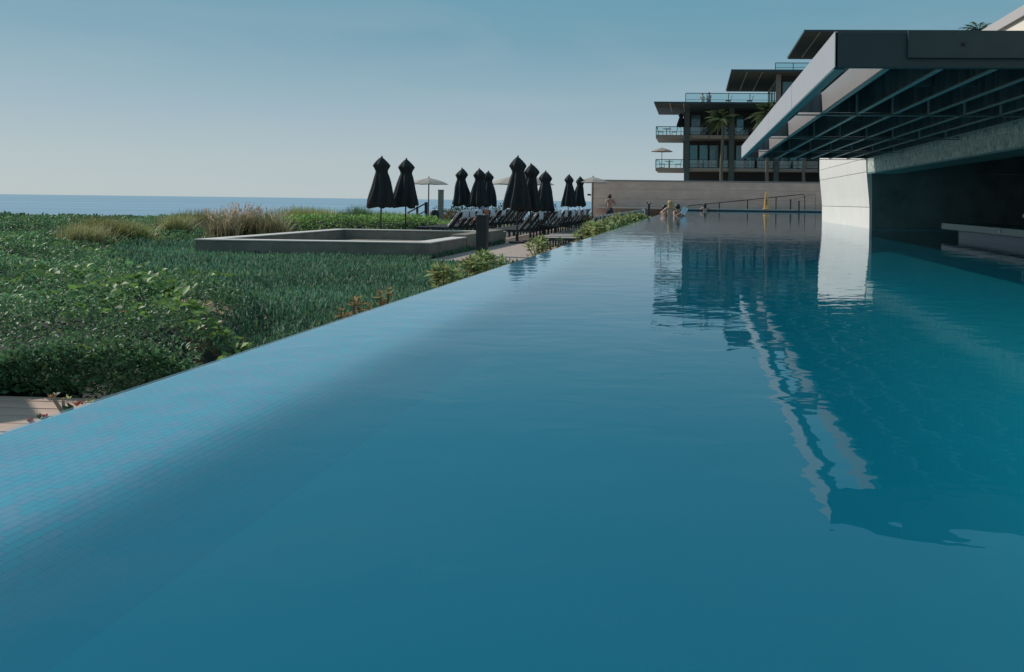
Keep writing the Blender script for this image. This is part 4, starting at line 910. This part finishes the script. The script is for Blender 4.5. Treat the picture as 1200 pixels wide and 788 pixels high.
# rosette shrubs along the pool edge
def rosette_shrub(seed, hgt, n_ros=5, spread=.16, leaf=.13, col=(.33, .40, .17), dead=.04):
    rr = np.random.default_rng(seed); t = empty('edge_shrub'); mb = MB(); Vs, Fs, Cs = [], [], []; off = 0
    for k in range(n_ros):
        a = rr.uniform(0, 6.28); q = spread * rr.uniform(.2, 1); c = np.array([q * np.cos(a), q * np.sin(a), hgt * rr.uniform(.7, 1)])
        mb.tube([(0, 0, 0), (c[0] * .4, c[1] * .4, hgt * .35), tuple(c)], [.014, .011, .008], 6)
        for lvl in range(5):
            n = 11 if lvl < 2 else 8; az = rr.uniform(0, 6.28) + np.arange(n) * 2.4; el = (.35 + .6 * lvl if lvl < 2 else .25) + rr.normal(0, .2, n)
            D = np.stack([np.cos(az) * np.cos(el), np.sin(az) * np.cos(el), np.sin(el)], 1); P = np.tile(c * ([1, 1, 1] if lvl < 2 else [.9, .9, 1]) - [0, 0, .02 if lvl < 1 else (0 if lvl < 2 else .07 * hgt / .5 * (lvl - 1))], (n, 1))
            s = leaf * rr.uniform(.6, 1.15, n) * (1 - .25 * min(lvl, 1))
            cc0 = np.array([col]) * rr.uniform(.65, 1.35, (n, 1)); cc0 = np.where((rr.random(n) < dead)[:, None], np.array([[.32, .19, .09]]), cc0)
            V, F_, cc = leaves(P, D, np.tile([0, 0, 1.0], (n, 1)) + rr.normal(0, .1, (n, 3)), s, s * .36, cc0)
            Vs.append(V); Fs.append(F_ + off); Cs.append(cc); off += len(V)
    np_mesh('foliage', np.concatenate(Vs), np.concatenate(Fs), 3, np.concatenate(Cs), M_LEAF, t)
    mb.build('stems', mat('stem_brown', (.14, .10, .06), .9), t); return t
sh = [rosette_shrub(s_, .55, 8, .24, .145) for s_ in (1, 2, 3)] + [rosette_shrub(4, .5, 7, .25, .10, (.09, .15, .06), .05)]
ed = [(532, .02), (548, .03), (567, .0), (580, .02), (592, .01), (640, -.05), (655, -.06), (694, .03), (699, .10), (704, .06), (708, .12), (712, .08), (716, .13), (720, .11), (724, .12), (728, .10), (731, .12), (735, .11), (738, .08), (742, .12), (745, .08), (748, .10), (751, .12), (754, .1), (757, .09)]
usd = set()
for i, (px, ht) in enumerate(ed):
    k = (i * 3 + i // 5) % 4; s0 = sh[k]
    Y = 1.92 / ((815 - px) / 1000.0); X = -1.98 - .1 * rng.random() - (.5 if 600 < px < 700 else 0)
    if 600 < px < 700: Y *= 1.24
    o = s0 if k not in usd else clone(s0); usd.add(k)
    gz = soil(X, Y) if Y < 30 else -.84
    sc = (ht + .02 - gz) / .58 * rng.uniform(.92, 1.05); ws = min(1.4, .36 + Y * .035)
    o.location = (X, Y, gz); o.rotation_euler = (0, 0, rng.uniform(0, 6)); o.scale = (ws, ws, sc)
    tag(o, '%s yellow-green shrub from the camera along the outside of the pool edge' % ORD[i] if i else 'nearest yellow-green rosette shrub rising over the pool edge', 'shrub', 'shrubs along the pool edge')
for k in range(4):
    if k not in usd: print('unused shrub', k)
# stubby frangipani at the boardwalk
t = empty('frangipani', (-2.32, 3.55, -.5)); tag(t, 'stubby frangipani stems with buds peeking over the pool edge at the boardwalk', 'plant')
pk = lambda px, py, Y: tuple(at(px, py, Y) - Vector(t.location))
MB().tube([(0, 0, 0), pk(76, 488, 3.5), pk(62, 466, 3.5)], [.009, .008, .007], 8).tube([pk(75, 486, 3.5), pk(74, 470, 3.52)], [.007, .006], 8).build('stems', mat('frangi_bark', (.26, .19, .14), .8), t)
Vs, Fs, Cs, off = [], [], [], 0
for (px, py, col, s0, n) in ((61, 464, (.42, .25, .12), .03, 8), (66, 461, (.6, .55, .45), .03, 3), (74, 468, (.38, .30, .12), .028, 7), (81, 466, (.5, .48, .2), .035, 3), (86, 479, (.05, .10, .05), .075, 5), (90, 474, (.30, .07, .05), .045, 4), (98, 473, (.3, .12, .08), .03, 4), (104, 470, (.38, .42, .12), .035, 5), (47, 489, (.05, .10, .06), .05, 4), (53, 488, (.35, .08, .09), .03, 4), (35, 494, (.5, .22, .2), .045, 4)):
    s0 = s0 * .62; c = np.array(pk(px, py, 3.4 if px > 60 else 3.1)); az = nr.uniform(0, 6.28, n); el = nr.uniform(.2, 1.2, n)
    D = np.stack([np.cos(az) * np.cos(el), np.sin(az) * np.cos(el), np.sin(el)], 1); s = s0 * nr.uniform(.8, 1.2, n)
    V, F_, cc = leaves(np.tile(c - [0, 0, s0 * .3], (n, 1)), D, nr.normal(0, 1, (n, 3)), s, s * .5, np.tile(col, (n, 1))); Vs.append(V); Fs.append(F_ + off); Cs.append(cc); off += len(V)
np_mesh('leaves', np.concatenate(Vs), np.concatenate(Fs), 3, np.concatenate(Cs), M_LEAF, t)
# small reddish sprouts at the pool edge
for i, (px, lb) in enumerate(((418, 'reddish sprout with pale leaves at the pool edge before the basin'), (432, 'small dry orange sprout beside the reddish one'), (462, 'orange-tipped sprout near the corner of the fine-leaved bed'))):
    t = rosette_shrub(20 + i, .41, 3, .06, .055, (.34, .30, .14), .4); Y = 1.9 / ((815 - px) / 1000.0); t.location = (-1.98, Y, soil(-1.98, Y)); t.name = 'edge_sprout'; t.scale = (1, 1, 1.03); tag(t, lb, 'plant', 'dry sprouts at the pool edge')

# grass clumps
def grass_clump(px, py_top, Y, w, n, col, label, plume=None, seed=0):
    rr = np.random.default_rng(seed); a = at(px, py_top, Y); base = -.84; H = a.z - base
    t = empty('grass_clump', (a.x, Y, base)); tag(t, label, 'ornamental grass', 'tall grass clumps toward the sea')
    Vs = []; Fs = []; Cs = []; off = 0
    def strands(n, H, w, width, col, arc):
        nonlocal off
        az = rr.uniform(0, 6.28, n); lean = rr.uniform(.0, 1, n); h = H * rr.uniform(.65, 1.05, n); b = rr.normal(0, w * .22, (n, 2))
        dirn = np.stack([np.cos(az), np.sin(az)], 1); seg = 4; wd = width * rr.uniform(.6, 1.3, n)
        cc0 = np.clip(np.array([col]) * rr.uniform(.6, 1.4, (n, 1)), 0, 1)
        V = np.zeros((n, (seg + 1) * 2, 3))
        for i in range(seg + 1):
            q = i / seg; hx = lean * w * .6 * q ** arc; z = h * (q - .18 * lean * q ** 3)
            px_ = b + dirn * hx[:, None]; sdv = np.stack([-dirn[:, 1], dirn[:, 0]], 1) * (wd * (1 - .85 * q))[:, None]
            V[:, 2 * i, :2] = px_ - sdv; V[:, 2 * i + 1, :2] = px_ + sdv; V[:, 2 * i, 2] = z; V[:, 2 * i + 1, 2] = z
        k = (seg + 1) * 2; i0 = np.arange(n)[:, None] * k + off
        F_ = np.concatenate([i0 + [2 * i, 2 * i + 1, 2 * i + 3, 2 * i + 2] for i in range(seg)], 1).reshape(-1, 4)
        Vs.append(V.reshape(-1, 3)); Fs.append(F_); Cs.append(np.repeat(cc0, k, 0)); off += n * k
        return V
    strands(int(n * 2.2), H * 1.12, w, .007 + .0003 * Y, col, 1.6)
    F4 = np.concatenate(Fs); bV, bF, bC = [np.concatenate(Vs)], [np.concatenate([F4[:, [0, 1, 2]], F4[:, [0, 2, 3]]])], [np.concatenate(Cs)]
    if plume:
        Vs, Fs, Cs, off = [], [], [], 0
        m = plume; az = rr.uniform(0, 6.28, m); q = rr.uniform(.3, 1, m)
        P = np.stack([np.cos(az) * w * .5 * q, np.sin(az) * w * .5 * q, H * rr.uniform(.75, 1.12, m)], 1)
        D = np.stack([np.cos(az) * .6, np.sin(az) * .6, np.ones(m) * .9], 1)
        for s_ in range(14):
            V, F_, cc = leaves(P + D * s_ * .018 , D + rr.normal(0, .35, (m, 3)), rr.normal(0, 1, (m, 3)), np.full(m, .09), np.full(m, .022), np.clip(np.array([[.62, .50, .38]]) * rr.uniform(.8, 1.15, (m, 1)), 0, 1))
            Vs.append(V); Fs.append(F_ + off); Cs.append(cc); off += len(V)
        bF.append(np.concatenate(Fs) + len(bV[0])); bV.append(np.concatenate(Vs)); bC.append(np.concatenate(Cs))
    np_mesh('blades', np.concatenate(bV), np.concatenate(bF), 3, np.concatenate(bC), M_GRASS, t)
    return t
YG = (.30, .33, .12); TAN = (.36, .36, .17); GG = (.13, .21, .09)
cl = [(98, 264, 20, 1.0, 420, TAN, 'tan grass tuft at the left within the green planting'), (120, 256, 21.5, 1.3, 480, (.26, .25, .10), 'yellowish grass clump rising out of the left planting'), (155, 262, 22, 1.1, 400, YG, 'green-yellow grass clump right of the tan tuft'), (205, 252, 27, 1.2, 300, TAN, 'dry pale grass tuft on the skyline left of the basin'),
      (238, 247, 31, 1.5, 380, (.25, .24, .10), 'grass clump on the skyline above the left end of the basin'), (187, 262, 30, 1.4, 300, YG, 'low yellow-green grass between the left tufts'),
      (262, 256, 25.5, 1.0, 260, (.3, .26, .16), 'pale plumed grass, left one of the plumes by the basin', 34), (283, 250, 26.5, 1.2, 300, (.26, .24, .13), 'tall plumed grass with beige feathery heads behind the basin', 44), (306, 249, 27.5, 1.3, 320, GG, 'dark green upright grass between the beige plumes'), (318, 254, 26.5, .9, 240, (.3, .27, .15), 'beige plumed grass right of the dark upright clump', 26),
      (352, 244, 31, 1.8, 620, YG, 'large yellow-green grass mound behind the basin'), (372, 246, 33, 1.7, 520, YG, 'yellow-green grass mound right of the large one'), (395, 249, 34, 1.6, 460, (.17, .2, .07), 'grass mound left of the dark bushy clump'), (420, 244, 32, 1.1, 420, GG, 'dark green bushy grass clump left of the closed parasols'), (438, 249, 34, 1.3, 380, GG, 'green grass clump directly behind the leftmost parasol'), (460, 249, 36, 1.6, 380, YG, 'yellow-green grass between the two leftmost parasols'), (483, 251, 37, 1.4, 300, (.15, .18, .07), 'low grass left of the small wooden table'), (333, 252, 29, 1.2, 300, YG, 'yellow-green grass right of the plumes')]
for i, c_ in enumerate(cl): grass_clump(*c_[:7], plume=c_[7] if len(c_) > 7 else None, seed=100 + i)
# bushes on the skyline behind the loungers
def bush(px, py_top, Y, w, n, col, label, seed):
    rr = np.random.default_rng(seed); a = at(px, py_top, Y); H = a.z + .86; t = empty('bush', (a.x, Y, -.86)); tag(t, label, 'bush', 'bushes behind the lounger rows')
    u = rr.normal(0, 1, (n, 3)); u /= np.linalg.norm(u, axis=1, keepdims=True); u[:, 2] = np.abs(u[:, 2]); rad = rr.uniform(.6, 1.05, (n, 1)) * (1 + .18 * np.sin(u[:, :1] * 7 + u[:, 1:2] * 5))
    P = u * rad * [w / 2, w / 2, H]; s = .11 * rr.uniform(.6, 1.3, n)
    V, F_, cc = leaves(P, u + rr.normal(0, .5, (n, 3)), rr.normal(0, 1, (n, 3)), s, s * .5, np.array([col]) * rr.uniform(.5, 1.4, (n, 1)))
    np_mesh('foliage', V, F_, 3, cc, M_LEAF, t); mb = MB()
    for k in range(6): mb.tube([(0, 0, 0), (w * .25 * math.cos(k), w * .25 * math.sin(k), H * .7)], .02, 6)
    mb.build('stems', mat('stem_brown', (.14, .10, .06), .9), t)
for i, (px, py, Y, w, c_, lb) in enumerate(((530, 243, 49, 2.6, (.05, .08, .05), 'dark bush right of the stone pillar'), (549, 240, 50, 2.4, (.05, .08, .05), 'dark bush behind the lone closed parasol'), (584, 240, 50, 2.0, (.05, .085, .05), 'dark bush left of the central parasol cluster'), (525, 250, 47, 1.8, (.16, .12, .07), 'brownish low bush at the foot of the stone pillar'), (645, 243, 51, 1.8, (.04, .07, .045), 'small bush right of the central parasols'), (598, 247, 49.5, 1.4, (.3, .24, .15), 'pale dry bush behind the central parasols'), (687, 252, 49, 1.6, (.14, .14, .06), 'olive bush at the left end of the brown wall'))):
    bush(px, py, Y, w, 1500, c_, lb, 200 + i)
# low planting between the terrace and the sea
